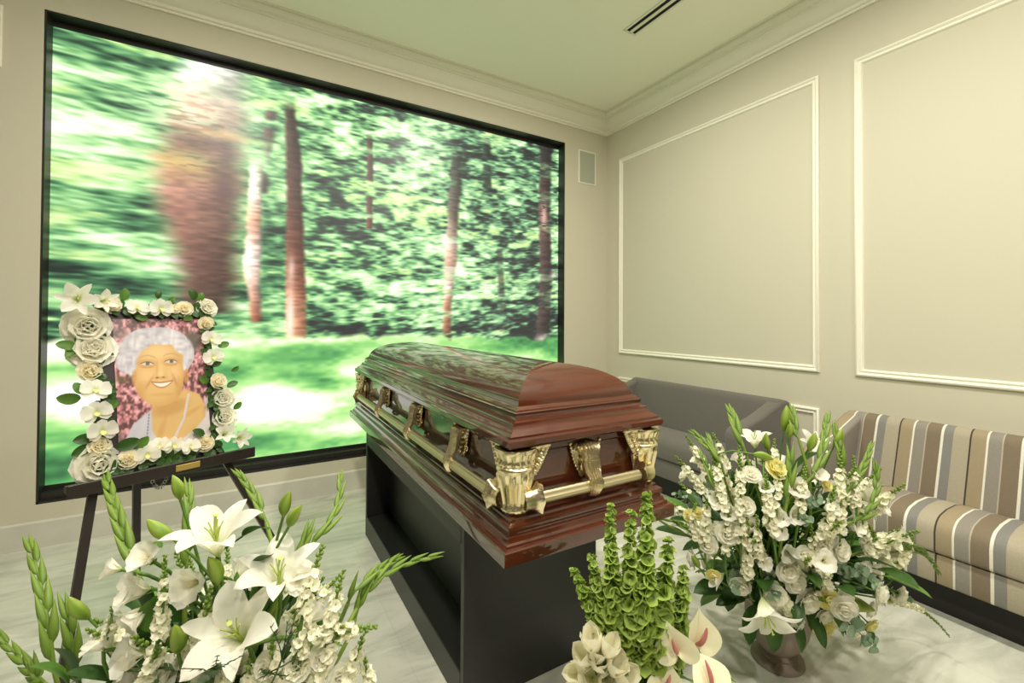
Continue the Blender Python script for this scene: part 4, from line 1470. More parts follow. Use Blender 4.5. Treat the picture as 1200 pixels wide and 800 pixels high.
ROOT_L = (-3.275, -2.415, 0.0)
FLOWERS_L = [
  ('lily',[-0.005,-0.195,0.875],[-0.111,-0.185,0.977],0.165),
  ('lily',[0.092,-0.206,0.794],[-0.081,-0.363,0.928],0.16),
  ('lily',[0.036,-0.229,0.731],[-0.3,-0.538,0.788],0.175),
  ('lily_bud',[-0.081,-0.057,0.968],[-0.257,0.041,0.965],0.05),
  ('lily_bud',[0.103,-0.188,0.944],[0.196,-0.229,0.954],0.052),
  ('lily_bud',[0.116,-0.209,0.926],[0.396,-0.347,0.85],0.05),
  ('lily_bud',[-0.1,-0.103,0.909],[-0.699,0.302,0.649],0.058),
  ('lily_bud',[-0.229,-0.014,0.758],[-0.523,0.064,0.85],0.056),
  ('lily_bud',[-0.012,-0.203,0.856],[-0.23,-0.197,0.953],0.06),
  ('lily_bud',[-0.065,-0.185,0.746],[-0.066,-0.295,0.953],0.062),
  ('gladiolus_bud_spike',[[-0.31,0.171,0.56],[-0.339,0.222,0.676],[-0.399,0.346,0.768]],None,0.02),
  ('gladiolus_bud_spike',[[-0.254,0.103,0.548],[-0.265,0.111,0.617],[-0.286,0.145,0.696]],None,0.02),
  ('gladiolus_bud_spike',[[-0.333,0.207,0.508],[-0.395,0.311,0.51],[-0.457,0.383,0.547]],None,0.018),
  ('gladiolus_bud_spike',[[-0.15,0.011,0.793],[-0.194,0.101,0.866],[-0.247,0.252,0.924]],None,0.018),
  ('gladiolus_bud_spike',[[-0.063,-0.062,0.804],[-0.063,-0.031,0.871],[-0.07,0.036,0.936]],None,0.016),
  ('gladiolus_bud_spike',[[0.072,-0.101,0.881],[0.05,-0.053,0.925],[0.019,0.016,0.958]],None,0.013),
  ('gladiolus_bud_spike',[[0.147,-0.148,0.834],[0.203,-0.106,0.876],[0.225,-0.031,0.929]],None,0.014),
  ('gladiolus_bud_spike',[[0.12,-0.156,0.807],[0.132,-0.148,0.829],[0.146,-0.132,0.859]],None,0.014),
  ('gladiolus_bud_spike',[[0.216,-0.193,0.722],[0.252,-0.182,0.751],[0.348,-0.102,0.739]],None,0.014),
  ('gladiolus_bud_spike',[[0.233,-0.196,0.708],[0.306,-0.162,0.744],[0.424,-0.147,0.741]],None,0.014),
  ('gladiolus_bud_spike',[[0.229,-0.199,0.69],[0.243,-0.192,0.72],[0.261,-0.182,0.745]],None,0.012),
  ('gladiolus_bud_spike',[[-0.075,-0.071,0.599],[-0.091,-0.062,0.653],[-0.11,-0.043,0.722]],None,0.02),
  ('gladiolus_bud_spike',[[-0.349,0.233,0.498],[-0.355,0.24,0.514],[-0.36,0.245,0.531]],None,0.012),
  ('gladiolus_flower',[-0.141,-0.107,0.813],[-0.836,-0.363,0.412],0.085),
  ('gladiolus_flower',[-0.123,-0.106,0.866],[-0.465,-0.545,0.698],0.07),
  ('gladiolus_flower',[-0.049,-0.185,0.832],[-0.586,-0.769,0.255],0.085),
  ('gladiolus_flower',[-0.186,-0.071,0.72],[-0.53,-0.055,0.846],0.075),
  ('gladiolus_flower',[-0.145,-0.114,0.696],[-0.852,-0.435,0.292],0.085),
  ('gladiolus_flower',[-0.179,-0.055,0.837],[-0.931,0.171,0.323],0.05),
  ('gladiolus_flower',[-0.138,-0.119,0.762],[-0.751,-0.542,-0.377],0.07),
  ('gladiolus_flower',[0.117,-0.265,0.835],[-0.171,-0.931,0.323],0.06),
  ('gladiolus_flower',[-0.013,-0.221,0.688],[-0.408,-0.89,0.205],0.07),
  ('snapdragon',[[-0.041,-0.202,0.686],[-0.025,-0.214,0.761],[-0.016,-0.209,0.828]],None,0.03),
  ('snapdragon',[[0.13,-0.286,0.742],[0.179,-0.294,0.734],[0.247,-0.292,0.722]],None,0.028),
  ('snapdragon',[[0.12,-0.283,0.758],[0.134,-0.275,0.817],[0.159,-0.25,0.875]],None,0.03),
  ('snapdragon',[[0.165,-0.293,0.734],[0.175,-0.288,0.78],[0.188,-0.275,0.822]],None,0.028),
  ('snapdragon',[[0.148,-0.287,0.654],[0.161,-0.293,0.698],[0.186,-0.294,0.742]],None,0.03),
  ('snapdragon',[[0.092,-0.272,0.666],[0.081,-0.271,0.699],[0.076,-0.269,0.736]],None,0.03),
  ('snapdragon',[[0.194,-0.293,0.639],[0.208,-0.297,0.674],[0.223,-0.296,0.715]],None,0.028),
  ('snapdragon',[[-0.092,-0.164,0.747],[-0.086,-0.16,0.809],[-0.088,-0.137,0.871]],None,0.022),
  ('snapdragon',[[-0.172,-0.086,0.736],[-0.169,-0.088,0.751],[-0.169,-0.084,0.777]],None,0.016),
  ('snapdragon',[[-0.115,-0.139,0.659],[-0.101,-0.155,0.693],[-0.093,-0.163,0.732]],None,0.028),
  ('snapdragon',[[0.054,-0.255,0.661],[0.049,-0.254,0.671],[0.041,-0.253,0.71]],None,0.03),
  ('snapdragon',[[0.111,-0.28,0.678],[0.12,-0.284,0.715],[0.111,-0.278,0.778]],None,0.03),
  ('snapdragon',[[0.006,-0.231,0.673],[0.013,-0.239,0.719],[0.006,-0.234,0.736]],None,0.022),
  ('snapdragon',[[0.24,-0.292,0.619],[0.232,-0.294,0.64],[0.228,-0.297,0.671]],None,0.022),
  ('lisianthus',[0.115,-0.282,0.692],[-0.297,-0.707,0.642],0.05),
  ('lisianthus',[0.155,-0.292,0.699],[-0.171,-0.931,0.323],0.05),
  ('lisianthus',[0.069,-0.266,0.7],[-0.527,-0.673,0.519],0.05),
  ('lisianthus',[0.187,-0.294,0.65],[0.076,-0.943,0.324],0.05),
  ('leaf',[0.053,-0.171,0.9],[0.637,-0.604,0.479],0.07),
  ('leaf',[-0.112,-0.074,0.868],[0.572,-0.814,0.101],0.05),
  ('leaf',[-0.108,-0.112,0.76],[0.018,-0.372,0.928],0.09),
  ('leaf',[-0.128,-0.089,0.785],[-0.134,-0.44,0.888],0.08),
  ('leaf',[-0.293,0.095,0.587],[-0.592,-0.0,0.806],0.09),
  ('leaf',[-0.03,-0.173,0.768],[-0.457,-0.291,0.841],0.08),
  ('leaf',[0.064,-0.203,0.848],[0.352,-0.743,0.569],0.07),
  ('leaf',[-0.265,0.054,0.628],[-0.338,-0.16,0.928],0.08),
  ('leaf',[-0.026,-0.171,0.796],[0.13,-0.834,0.536],0.07),
  ('leaf',[0.094,-0.241,0.69],[-0.107,-0.662,0.741],0.08),
  ('leaf',[0.002,-0.195,0.665],[-0.633,-0.403,0.661],0.08),
  ('leaf',[-0.07,-0.145,0.66],[-0.326,-0.326,0.888],0.09),
  ('leaf',[-0.206,-0.015,0.626],[-0.772,-0.037,0.635],0.09),
  ('leaf',[-0.125,-0.099,0.65],[-0.134,-0.44,0.888],0.09),
  ('fern_sprig',[-0.006,-0.297,0.743],[-0.018,-0.853,0.522],0.1),
  ('fern_sprig',[0.096,-0.346,0.78],[0.184,-0.45,0.874],0.085),
  ('fern_sprig',[0.073,-0.336,0.731],[0.069,-0.864,0.498],0.1),
  ('eucalyptus_sprig',[0.006,-0.234,0.719],[-0.156,-0.852,0.499],0.045),
  ('eucalyptus_sprig',[-0.009,-0.223,0.68],[-0.25,-0.822,0.512],0.05),
]
ROOT_R = (-1.48, -2.595, 0.0)
FLOWERS_R = [
  ('lily',[-0.148,-0.002,0.828],[-0.153,-0.024,0.988],0.135),
  ('lily',[-0.378,-0.162,0.438],[-0.499,-0.601,-0.624],0.2),
  ('lily',[0.087,-0.073,0.812],[-0.232,-0.589,0.774],0.12),
  ('half_open_lily',[-0.389,-0.039,0.455],[-0.952,0.18,-0.248],0.1),
  ('lily_bud',[-0.184,-0.129,0.969],[0.06,-0.094,0.994],0.085),
  ('lily_bud',[-0.206,-0.155,0.934],[-0.009,-0.111,0.994],0.055),
  ('lily_bud',[-0.287,-0.127,0.901],[-0.178,-0.008,0.984],0.06),
  ('lily_bud',[-0.159,-0.203,0.902],[0.196,-0.229,0.954],0.065),
  ('lily_bud',[-0.053,-0.232,0.909],[0.244,-0.261,0.934],0.065),
  ('lily_bud',[-0.32,-0.134,0.858],[0.65,-0.734,-0.195],0.06),
  ('lily_bud',[-0.006,-0.261,0.346],[0.672,-0.737,-0.075],0.115),
  ('lily_bud',[-0.061,-0.244,0.346],[-0.268,-0.268,-0.925],0.07),
  ('lily_bud',[-0.469,0.01,0.494],[-0.559,0.108,0.822],0.055),
  ('gladiolus_bud_spike',[[-0.41,-0.047,0.82],[-0.402,-0.01,0.852],[-0.347,0.115,0.887]],None,0.018),
  ('gladiolus_bud_spike',[[-0.413,-0.024,0.829],[-0.396,0.001,0.863],[-0.369,0.034,0.895]],None,0.012),
  ('gladiolus_bud_spike',[[-0.348,-0.085,0.877],[-0.324,-0.048,0.923],[-0.247,0.034,0.979]],None,0.022),
  ('gladiolus_bud_spike',[[-0.304,-0.198,0.726],[-0.274,-0.193,0.812],[-0.249,-0.177,0.872]],None,0.022),
  ('gladiolus_bud_spike',[[-0.218,-0.226,0.799],[-0.157,-0.228,0.858],[-0.036,-0.191,0.968]],None,0.02),
  ('gladiolus_bud_spike',[[-0.112,-0.277,0.741],[-0.011,-0.283,0.808],[0.095,-0.27,0.875]],None,0.016),
  ('gladiolus_bud_spike',[[-0.102,-0.287,0.656],[0.003,-0.307,0.701],[0.067,-0.292,0.812]],None,0.018),
  ('gladiolus_bud_spike',[[-0.199,-0.181,0.908],[-0.18,-0.161,0.943],[-0.128,-0.125,0.995]],None,0.016),
  ('gladiolus_bud_spike',[[0.211,-0.329,0.507],[0.424,-0.315,0.427],[0.537,-0.318,0.327]],None,0.016),
  ('gladiolus_bud_spike',[[0.08,-0.32,0.548],[0.257,-0.331,0.508],[0.418,-0.316,0.436]],None,0.014),
  ('gladiolus_bud_spike',[[-0.495,0.09,0.604],[-0.494,0.059,0.605],[-0.485,0.015,0.597]],None,0.012),
  ('gladiolus_bud_spike',[[-0.207,-0.245,0.562],[-0.189,-0.257,0.603],[-0.179,-0.262,0.656]],None,0.018),
  ('gladiolus_bud_spike',[[-0.096,-0.27,0.791],[-0.076,-0.249,0.865],[-0.038,-0.215,0.938]],None,0.018),
  ('gladiolus_bud_spike',[[-0.444,-0.046,0.742],[-0.433,-0.012,0.8],[-0.414,0.035,0.842]],None,0.014),
  ('snapdragon',[[-0.41,-0.112,0.583],[-0.404,-0.109,0.742],[-0.346,-0.066,0.892]],None,0.034),
  ('snapdragon',[[-0.441,-0.074,0.683],[-0.429,-0.047,0.782],[-0.401,-0.002,0.856]],None,0.032),
  ('snapdragon',[[-0.345,-0.176,0.633],[-0.35,-0.166,0.724],[-0.335,-0.151,0.808]],None,0.034),
  ('snapdragon',[[-0.139,-0.276,0.625],[-0.125,-0.268,0.768],[-0.062,-0.243,0.884]],None,0.034),
  ('snapdragon',[[-0.072,-0.293,0.684],[-0.062,-0.285,0.762],[-0.028,-0.266,0.849]],None,0.03),
  ('snapdragon',[[-0.205,-0.25,0.59],[-0.177,-0.261,0.695],[-0.144,-0.262,0.77]],None,0.036),
  ('snapdragon',[[-0.378,-0.115,0.478],[-0.396,-0.127,0.586],[-0.398,-0.128,0.68]],None,0.03),
  ('snapdragon',[[-0.366,-0.147,0.546],[-0.377,-0.149,0.617],[-0.379,-0.147,0.683]],None,0.028),
  ('snapdragon',[[-0.467,-0.024,0.559],[-0.466,-0.03,0.672],[-0.451,-0.032,0.739]],None,0.032),
  ('snapdragon',[[-0.206,-0.235,0.503],[-0.229,-0.239,0.592],[-0.24,-0.237,0.668]],None,0.03),
  ('snapdragon',[[0.133,-0.312,0.439],[0.034,-0.313,0.557],[-0.021,-0.306,0.637]],None,0.036),
  ('snapdragon',[[-0.147,-0.242,0.436],[-0.175,-0.248,0.501],[-0.186,-0.255,0.574]],None,0.034),
  ('snapdragon',[[-0.232,-0.167,0.345],[-0.257,-0.173,0.392],[-0.297,-0.167,0.442]],None,0.034),
  ('snapdragon',[[0.159,-0.291,0.333],[0.482,-0.284,0.186],[0.573,-0.337,0.087]],None,0.026),
  ('snapdragon',[[-0.004,-0.304,0.535],[-0.044,-0.301,0.627],[-0.045,-0.297,0.708]],None,0.032),
  ('snapdragon',[[-0.274,-0.219,0.7],[-0.251,-0.217,0.775],[-0.219,-0.212,0.836]],None,0.03),
  ('snapdragon',[[0.147,-0.32,0.474],[0.209,-0.327,0.489],[0.251,-0.333,0.546]],None,0.03),
  ('snapdragon',[[-0.48,0.002,0.579],[-0.483,0.009,0.633],[-0.475,0.005,0.689]],None,0.026),
  ('snapdragon',[[-0.333,-0.183,0.7],[-0.316,-0.179,0.775],[-0.291,-0.171,0.836]],None,0.03),
  ('snapdragon',[[-0.433,-0.075,0.545],[-0.437,-0.084,0.631],[-0.427,-0.089,0.707]],None,0.026),
  ('lisianthus',[-0.435,-0.085,0.618],[-0.736,-0.631,0.243],0.075),
  ('lisianthus',[-0.399,-0.123,0.711],[-0.597,-0.7,0.392],0.062),
  ('lisianthus',[-0.464,-0.032,0.567],[-0.923,-0.376,0.087],0.065),
  ('lisianthus',[-0.203,-0.251,0.598],[-0.408,-0.89,0.205],0.058),
  ('lisianthus',[-0.286,-0.194,0.506],[-0.512,-0.854,0.088],0.075),
  ('lisianthus',[-0.255,-0.201,0.466],[-0.426,-0.904,-0.011],0.075),
  ('lisianthus',[-0.06,-0.256,0.38],[-0.277,-0.954,-0.111],0.075),
  ('lisianthus',[-0.191,-0.207,0.387],[-0.468,-0.877,-0.111],0.085),
  ('lisianthus',[-0.197,-0.162,0.295],[-0.563,-0.739,-0.371],0.075),
  ('lisianthus',[-0.366,-0.122,0.807],[-0.53,-0.496,0.688],0.06),
  ('lisianthus',[-0.13,-0.274,0.569],[-0.213,-0.957,0.197],0.08),
  ('lisianthus',[-0.025,-0.303,0.567],[0.017,-0.955,0.297],0.06),
  ('lisianthus',[0.093,-0.271,0.305],[0.018,-0.977,-0.214],0.06),
  ('lisianthus',[-0.252,-0.225,0.565],[-0.506,-0.843,0.185],0.055),
  ('yellow_rose',[-0.301,-0.168,0.829],[-0.219,-0.764,0.607],0.075),
  ('yellow_rose',[-0.077,-0.202,0.26],[-0.371,-0.81,-0.453],0.085),
  ('yellow_rose',[0.152,-0.248,0.216],[-0.067,-0.867,-0.493],0.065),
  ('yellow_rose',[-0.486,0.024,0.645],[-0.941,-0.16,0.299],0.045),
  ('yellow_rose',[-0.476,-0.005,0.66],[-0.803,-0.511,0.307],0.045),
  ('yellow_rose',[-0.167,-0.252,0.776],[-0.263,-0.864,0.429],0.04),
  ('yellow_rose',[0.047,-0.315,0.555],[0.076,-0.943,0.324],0.05),
  ('yellow_rose',[-0.436,-0.034,0.458],[-0.721,-0.618,-0.313],0.05),
  ('gladiolus_flower',[-0.265,-0.211,0.771],[-0.472,-0.787,0.397],0.085),
  ('gladiolus_flower',[-0.33,-0.186,0.684],[-0.568,-0.745,0.35],0.08),
  ('gladiolus_flower',[-0.282,-0.215,0.69],[-0.397,-0.866,0.305],0.08),
  ('gladiolus_flower',[0.118,-0.325,0.558],[0.301,-0.903,0.306],0.1),
  ('gladiolus_flower',[-0.071,-0.295,0.641],[-0.07,-0.913,0.402],0.085),
  ('gladiolus_flower',[0.184,-0.331,0.562],[0.469,-0.737,0.488],0.08),
  ('gladiolus_flower',[-0.447,-0.054,0.718],[-0.836,-0.363,0.412],0.08),
  ('gladiolus_flower',[-0.432,-0.086,0.686],[-0.727,-0.623,0.29],0.075),
  ('gladiolus_flower',[-0.33,-0.186,0.642],[-0.547,-0.817,0.184],0.075),
  ('gladiolus_flower',[-0.298,-0.2,0.571],[-0.512,-0.854,0.088],0.08),
  ('gladiolus_flower',[0.054,-0.306,0.47],[0.167,-0.981,0.102],0.08),
  ('gladiolus_flower',[-0.186,-0.236,0.81],[-0.146,-0.658,0.739],0.075),
  ('gladiolus_flower',[-0.166,-0.264,0.707],[-0.25,-0.822,0.512],0.07),
  ('gladiolus_flower',[-0.349,-0.154,0.773],[-0.498,-0.635,0.591],0.065),
  ('gladiolus_flower',[-0.014,-0.296,0.492],[0.018,-0.995,0.098],0.07),
  ('gladiolus_flower',[-0.35,-0.157,0.533],[-0.597,-0.802,-0.012],0.06),
  ('eucalyptus_sprig',[-0.321,-0.154,0.454],[-0.676,-0.728,-0.115],0.075),
  ('eucalyptus_sprig',[-0.042,-0.285,0.473],[-0.216,-0.972,0.095],0.09),
  ('eucalyptus_sprig',[-0.27,-0.222,0.68],[-0.397,-0.866,0.305],0.06),
  ('eucalyptus_sprig',[0.245,-0.298,0.325],[0.455,-0.891,-0.002],0.06),
  ('eucalyptus_sprig',[-0.233,-0.234,0.737],[-0.364,-0.823,0.436],0.06),
  ('eucalyptus_sprig',[-0.078,-0.281,0.503],[-0.301,-0.905,0.3],0.07),
  ('leaf',[-0.315,-0.011,0.368],[-0.267,-0.17,-0.949],0.15),
  ('leaf',[-0.343,0.036,0.352],[-0.966,0.245,0.087],0.16),
  ('leaf',[0.134,-0.201,0.213],[-0.065,-0.294,-0.954],0.085),
  ('leaf',[-0.129,-0.156,0.82],[0.2,-0.491,0.848],0.12),
  ('leaf',[-0.284,-0.099,0.658],[-0.148,-0.247,0.958],0.13),
  ('leaf',[-0.129,-0.196,0.604],[-0.089,-0.554,0.828],0.11),
  ('leaf',[-0.361,0.007,0.46],[-0.983,0.033,0.181],0.12),
  ('leaf',[-0.307,-0.053,0.444],[-0.797,-0.507,-0.329],0.11),
  ('leaf',[0.1,-0.238,0.359],[0.452,-0.886,0.104],0.13),
  ('leaf',[-0.197,-0.092,0.315],[-0.56,-0.524,-0.642],0.11),
  ('leaf',[-0.044,-0.169,0.293],[-0.248,-0.814,-0.525],0.1),
  ('leaf',[-0.056,-0.214,0.48],[-0.075,-0.975,0.211],0.11),
  ('leaf',[-0.299,-0.078,0.511],[-0.742,-0.59,0.32],0.11),
  ('leaf',[0.191,-0.254,0.34],[0.563,-0.802,-0.199],0.12),
  ('leaf',[-0.223,-0.136,0.503],[-0.462,-0.771,0.439],0.12),
  ('leaf',[-0.121,-0.165,0.388],[-0.414,-0.905,0.099],0.1),
  ('leaf',[-0.333,-0.038,0.488],[-0.887,-0.453,0.093],0.12),
  ('leaf',[0.02,-0.246,0.532],[0.076,-0.943,0.324],0.11),
  ('leaf',[-0.196,-0.162,0.592],[-0.201,-0.749,0.631],0.11),
  ('leaf',[-0.324,-0.064,0.597],[-0.588,-0.374,0.718],0.12),
  ('leaf',[-0.007,-0.219,0.41],[-0.217,-0.976,-0.01],0.1),
  ('leaf',[-0.242,-0.073,0.348],[-0.766,-0.488,-0.418],0.12),
  ('leaf',[-0.057,-0.147,0.256],[-0.208,-0.347,-0.915],0.09),
  ('leaf',[0.256,-0.269,0.359],[0.647,-0.755,0.106],0.11),
  ('leaf',[0.042,-0.183,0.243],[0.0,-0.587,-0.81],0.1),
  ('lisianthus',[-0.293,-0.147,0.387],[-0.573,-0.752,-0.325],0.07),
  ('lisianthus',[-0.381,-0.094,0.436],[-0.8,-0.562,-0.211],0.065),
  ('lisianthus',[-0.106,-0.218,0.321],[-0.289,-0.867,-0.406],0.07),
  ('lisianthus',[0.081,-0.228,0.205],[-0.106,-0.775,-0.623],0.06),
  ('leaf',[-0.271,-0.134,0.284],[-0.249,-0.233,-0.94],0.13),
  ('leaf',[-0.192,-0.173,0.269],[-0.111,-0.363,-0.925],0.11),
  ('leaf',[-0.329,-0.096,0.299],[-0.412,-0.103,-0.905],0.12),
  ('leaf',[-0.136,-0.207,0.28],[0.103,-0.413,-0.905],0.11),
  ('leaf',[0.156,-0.242,0.178],[0.277,-0.519,-0.808],0.09),
]
ROOT_C = (-2.409, -2.782, 0.0)
FLOWERS_C = [
  ('bells_of_ireland',[[-0.131,-0.05,0.615],[-0.133,-0.039,0.722],[-0.076,0.026,0.848]],None,0.03),
  ('bells_of_ireland',[[-0.086,-0.082,0.582],[-0.076,-0.085,0.728],[0.01,-0.007,0.871]],None,0.036),
  ('bells_of_ireland',[[-0.105,-0.071,0.6],[-0.105,-0.065,0.727],[-0.068,-0.033,0.848]],None,0.034),
  ('bells_of_ireland',[[-0.141,-0.034,0.572],[-0.152,-0.021,0.672],[-0.149,0.009,0.751]],None,0.03),
  ('bells_of_ireland',[[-0.144,-0.026,0.549],[-0.163,-0.003,0.646],[-0.156,0.068,0.7]],None,0.028),
  ('bells_of_ireland',[[-0.06,-0.097,0.6],[-0.045,-0.103,0.691],[-0.008,-0.09,0.799]],None,0.036),
  ('bells_of_ireland',[[-0.017,-0.112,0.594],[-0.003,-0.116,0.648],[0.016,-0.11,0.737]],None,0.032),
  ('bells_of_ireland',[[-0.095,-0.074,0.561],[-0.094,-0.08,0.62],[-0.086,-0.082,0.711]],None,0.036),
  ('bells_of_ireland',[[-0.053,-0.096,0.56],[-0.053,-0.101,0.609],[-0.045,-0.103,0.691]],None,0.034),
  ('bells_of_ireland',[[-0.118,-0.053,0.548],[-0.125,-0.055,0.607],[-0.125,-0.054,0.69]],None,0.034),
  ('bells_of_ireland',[[-0.105,-0.058,0.518],[-0.111,-0.064,0.57],[-0.11,-0.07,0.647]],None,0.032),
  ('bells_of_ireland',[[-0.013,-0.108,0.543],[-0.013,-0.113,0.593],[-0.018,-0.113,0.66]],None,0.03),
  ('white_tulip',[-0.19,-0.04,0.611],[-0.358,-0.201,0.912],0.058),
  ('white_tulip',[-0.169,-0.073,0.61],[-0.078,-0.423,0.903],0.05),
  ('white_tulip',[-0.194,-0.017,0.566],[-0.523,-0.279,0.805],0.055),
  ('white_tulip',[-0.178,-0.051,0.57],[-0.31,-0.517,0.797],0.055),
  ('white_tulip',[-0.158,-0.079,0.574],[-0.146,-0.658,0.739],0.055),
  ('white_tulip',[-0.189,0.013,0.507],[-0.8,-0.279,0.532],0.055),
  ('white_tulip',[-0.179,-0.03,0.52],[-0.498,-0.635,0.591],0.06),
  ('white_tulip',[-0.163,-0.058,0.525],[-0.345,-0.781,0.52],0.055),
  ('white_tulip',[-0.14,-0.088,0.547],[-0.057,-0.746,0.663],0.06),
  ('white_tulip',[-0.175,0.027,0.458],[-0.852,-0.435,0.292],0.055),
  ('white_tulip',[-0.142,-0.07,0.495],[-0.274,-0.902,0.333],0.055),
  ('white_tulip',[-0.183,-0.049,0.588],[-0.251,-0.419,0.873],0.05),
  ('anthurium',[-0.046,-0.138,0.608],[-0.787,-0.61,0.09],0.1),
  ('anthurium',[0.054,-0.122,0.582],[-0.214,-0.966,0.147],0.122),
  ('anthurium',[-0.049,-0.118,0.518],[-0.526,-0.781,0.335],0.09),
  ('anthurium',[0.027,-0.164,0.533],[-0.152,-0.684,0.713],0.105),
  ('leaf',[-0.051,-0.069,0.504],[-0.393,-0.655,0.646],0.11),
  ('leaf',[0.036,-0.092,0.465],[-0.019,-0.898,0.439],0.11),
  ('leaf',[-0.072,-0.052,0.482],[-0.608,-0.608,0.51],0.1),
  ('leaf',[0.18,-0.079,0.397],[0.469,-0.737,0.488],0.1),
  ('leaf',[-0.038,-0.082,0.545],[-0.089,-0.554,0.828],0.1),
  ('leaf',[-0.107,-0.021,0.474],[-0.641,-0.463,0.612],0.1),
  ('leaf',[-0.064,-0.069,0.547],[-0.364,-0.4,0.841],0.1),
  ('leaf',[-0.004,-0.089,0.508],[-0.156,-0.852,0.499],0.1),
  ('leaf',[-0.137,0.033,0.449],[-0.854,0.018,0.52],0.1),
]
WREATH = [('lily',-0.237,0.618,0.085),('lily',-0.179,0.614,0.06),('peony',-0.215,0.521,0.085),('peony',-0.202,0.442,0.085),('cream_rose',-0.145,0.599,0.042),('orchid',-0.08,0.585,0.05),('orchid',-0.009,0.586,0.055),('cream_rose',0.072,0.591,0.042),('cream_rose',0.043,0.591,0.03),('peony',0.156,0.597,0.052),('cream_rose',0.145,0.528,0.04),('orchid',0.153,0.46,0.05),('orchid',0.157,0.385,0.05),('cream_rose',0.175,0.288,0.045),('peony',0.185,0.216,0.056),('peony',0.186,0.14,0.056),('lily',0.174,0.067,0.06),('lily',0.223,0.05,0.06),('cream_rose',-0.213,0.365,0.05),('orchid',-0.205,0.294,0.055),('orchid',-0.203,0.218,0.055),('orchid',-0.192,0.155,0.055),('cream_rose',-0.196,0.108,0.045),('peony',-0.2,0.047,0.08),('cream_rose',-0.126,0.045,0.045),('orchid',-0.074,0.048,0.05),('orchid',-0.038,0.07,0.045),('orchid',0.003,0.064,0.045),('orchid',0.056,0.046,0.045),('cream_rose',0.107,0.051,0.045)]
WREATH_LEAVES = [(-0.112,0.642,0.045,0.2,1),(0.106,0.653,0.045,-0.3,1),(0.135,0.643,0.035,0.2,1),(-0.268,0.456,0.05,-1,0.3),(-0.261,0.426,0.035,-0.6,-0.7),(-0.268,0.278,0.055,-1,0.1),(-0.235,0.137,0.05,-1,0),(-0.242,0.102,0.05,-0.8,-0.4),(0.206,0.438,0.04,1,0.3),(0.226,0.269,0.04,1,0.5),(0.238,0.178,0.035,0.7,0.6),(-0.243,0.309,0.04,-0.4,0.8),(-0.162,0.239,0.04,0.7,0.5),(-0.121,0.098,0.06,1,0.2),(-0.086,0.096,0.05,0.8,0.6),(0.091,0.091,0.05,-0.7,0.6),(-0.232,0.484,0.04,-0.5,-0.5),(0.122,0.299,0.04,-0.7,0.5),(-0.008,0.647,0.03,0.1,1),(0.032,0.625,0.03,0.6,0.8),(0.241,0.333,0.03,0.8,0.5),(-0.212,0.203,0.05,-0.9,0.4),(0.085,0.556,0.04,-0.8,-0.4),(-0.065,0.555,0.04,0.8,-0.4)]

BUILD = {
    'lily': lambda p, e, fo: lily('lily', p, np.array(e[1]), e[2], e[3], fo),
    'half_open_lily': lambda p, e, fo: lily('half_open_lily', p, np.array(e[1]), e[2], e[3], fo, .12),
    'lily_bud': lambda p, e, fo: lily_bud('lily_bud', p, np.array(e[1]), e[2], e[3], fo),
    'gladiolus_bud_spike': lambda p, e, fo: bud_spike('gladiolus_bud_spike', p, e[1], e[3], fo),
    'gladiolus_flower': lambda p, e, fo: gladiolus_flower('gladiolus_flower', p, np.array(e[1]), e[2], e[3], fo),
    'snapdragon': lambda p, e, fo: snapdragon('snapdragon', p, e[1], e[3], fo),
    'lisianthus': lambda p, e, fo: rose('lisianthus', p, np.array(e[1]), e[2], e[3], P_WHITE, LISI, fo),
    'yellow_rose': lambda p, e, fo: rose('yellow_rose', p, np.array(e[1]), e[2], e[3], P_YELLOW, ROSE, fo, .03),
    'leaf': lambda p, e, fo: leaf('leaf', p, np.array(e[1]), e[2], e[3], random.choice([P_LEAF, P_LEAF, P_LEAFL]), .42, fo),
    'fern_sprig': lambda p, e, fo: fern('fern_sprig', p, np.array(e[1]), e[2], e[3], fo),
    'eucalyptus_sprig': lambda p, e, fo: eucalyptus('eucalyptus_sprig', p, np.array(e[1]), e[2], e[3], fo),
    'bells_of_ireland': lambda p, e, fo: bells('bells_of_ireland', p, e[1], e[3], fo),
    'white_tulip': lambda p, e, fo: tulip('white_tulip', p, np.array(e[1]), e[2], e[3], fo),
    'anthurium': lambda p, e, fo: anthurium('anthurium', p, np.array(e[1]), e[2], e[3], fo),
}


def arrangement(label, root, flowers, urn_h, foam_z, fol, seed, extra=()):
    random.seed(seed)
    t = thing('flower_arrangement', label, 'flowers', root)
    urn(t, urn_h, fol[4] if len(fol) > 4 else 1.0)
    for e in flowers:
        BUILD[e[0]](t, e, np.array([jit(.03), jit(.03), foam_z]))
    foliage(t, fol[0], fol[1], fol[2], fol[3], seed)
    for n, (kind, c, rx, rz, s, lo, hi) in enumerate(extra):          # the rest of the bunch, all round it
        i = n * 2.39996 + seed
        q = lo + (hi - lo) * random.random()
        v = np.array([math.cos(i) * math.sqrt(1 - q * q), math.sin(i) * math.sqrt(1 - q * q), q])
        p = np.array(c) + v * np.array([rx, rx, rz]) * (1 + jit(.06))
        fo = np.array([jit(.03), jit(.03), foam_z])
        if kind in ('snapdragon', 'gladiolus_bud_spike'):
            d = v + np.array([0, 0, .7])
            d /= np.linalg.norm(d)
            L = s * 4.6
            BUILD[kind](t, (kind, [p - d * L * .55, p - v * .01, p + d * L * .5 + np.array([0, 0, -.1]) * s], None, s), fo)
        else:
            d = v + np.array([jit(.3), jit(.3), jit(.3) + .1])
            BUILD[kind](t, (kind, p, d / np.linalg.norm(d), s * (1 + jit(.12))), fo)
    return t


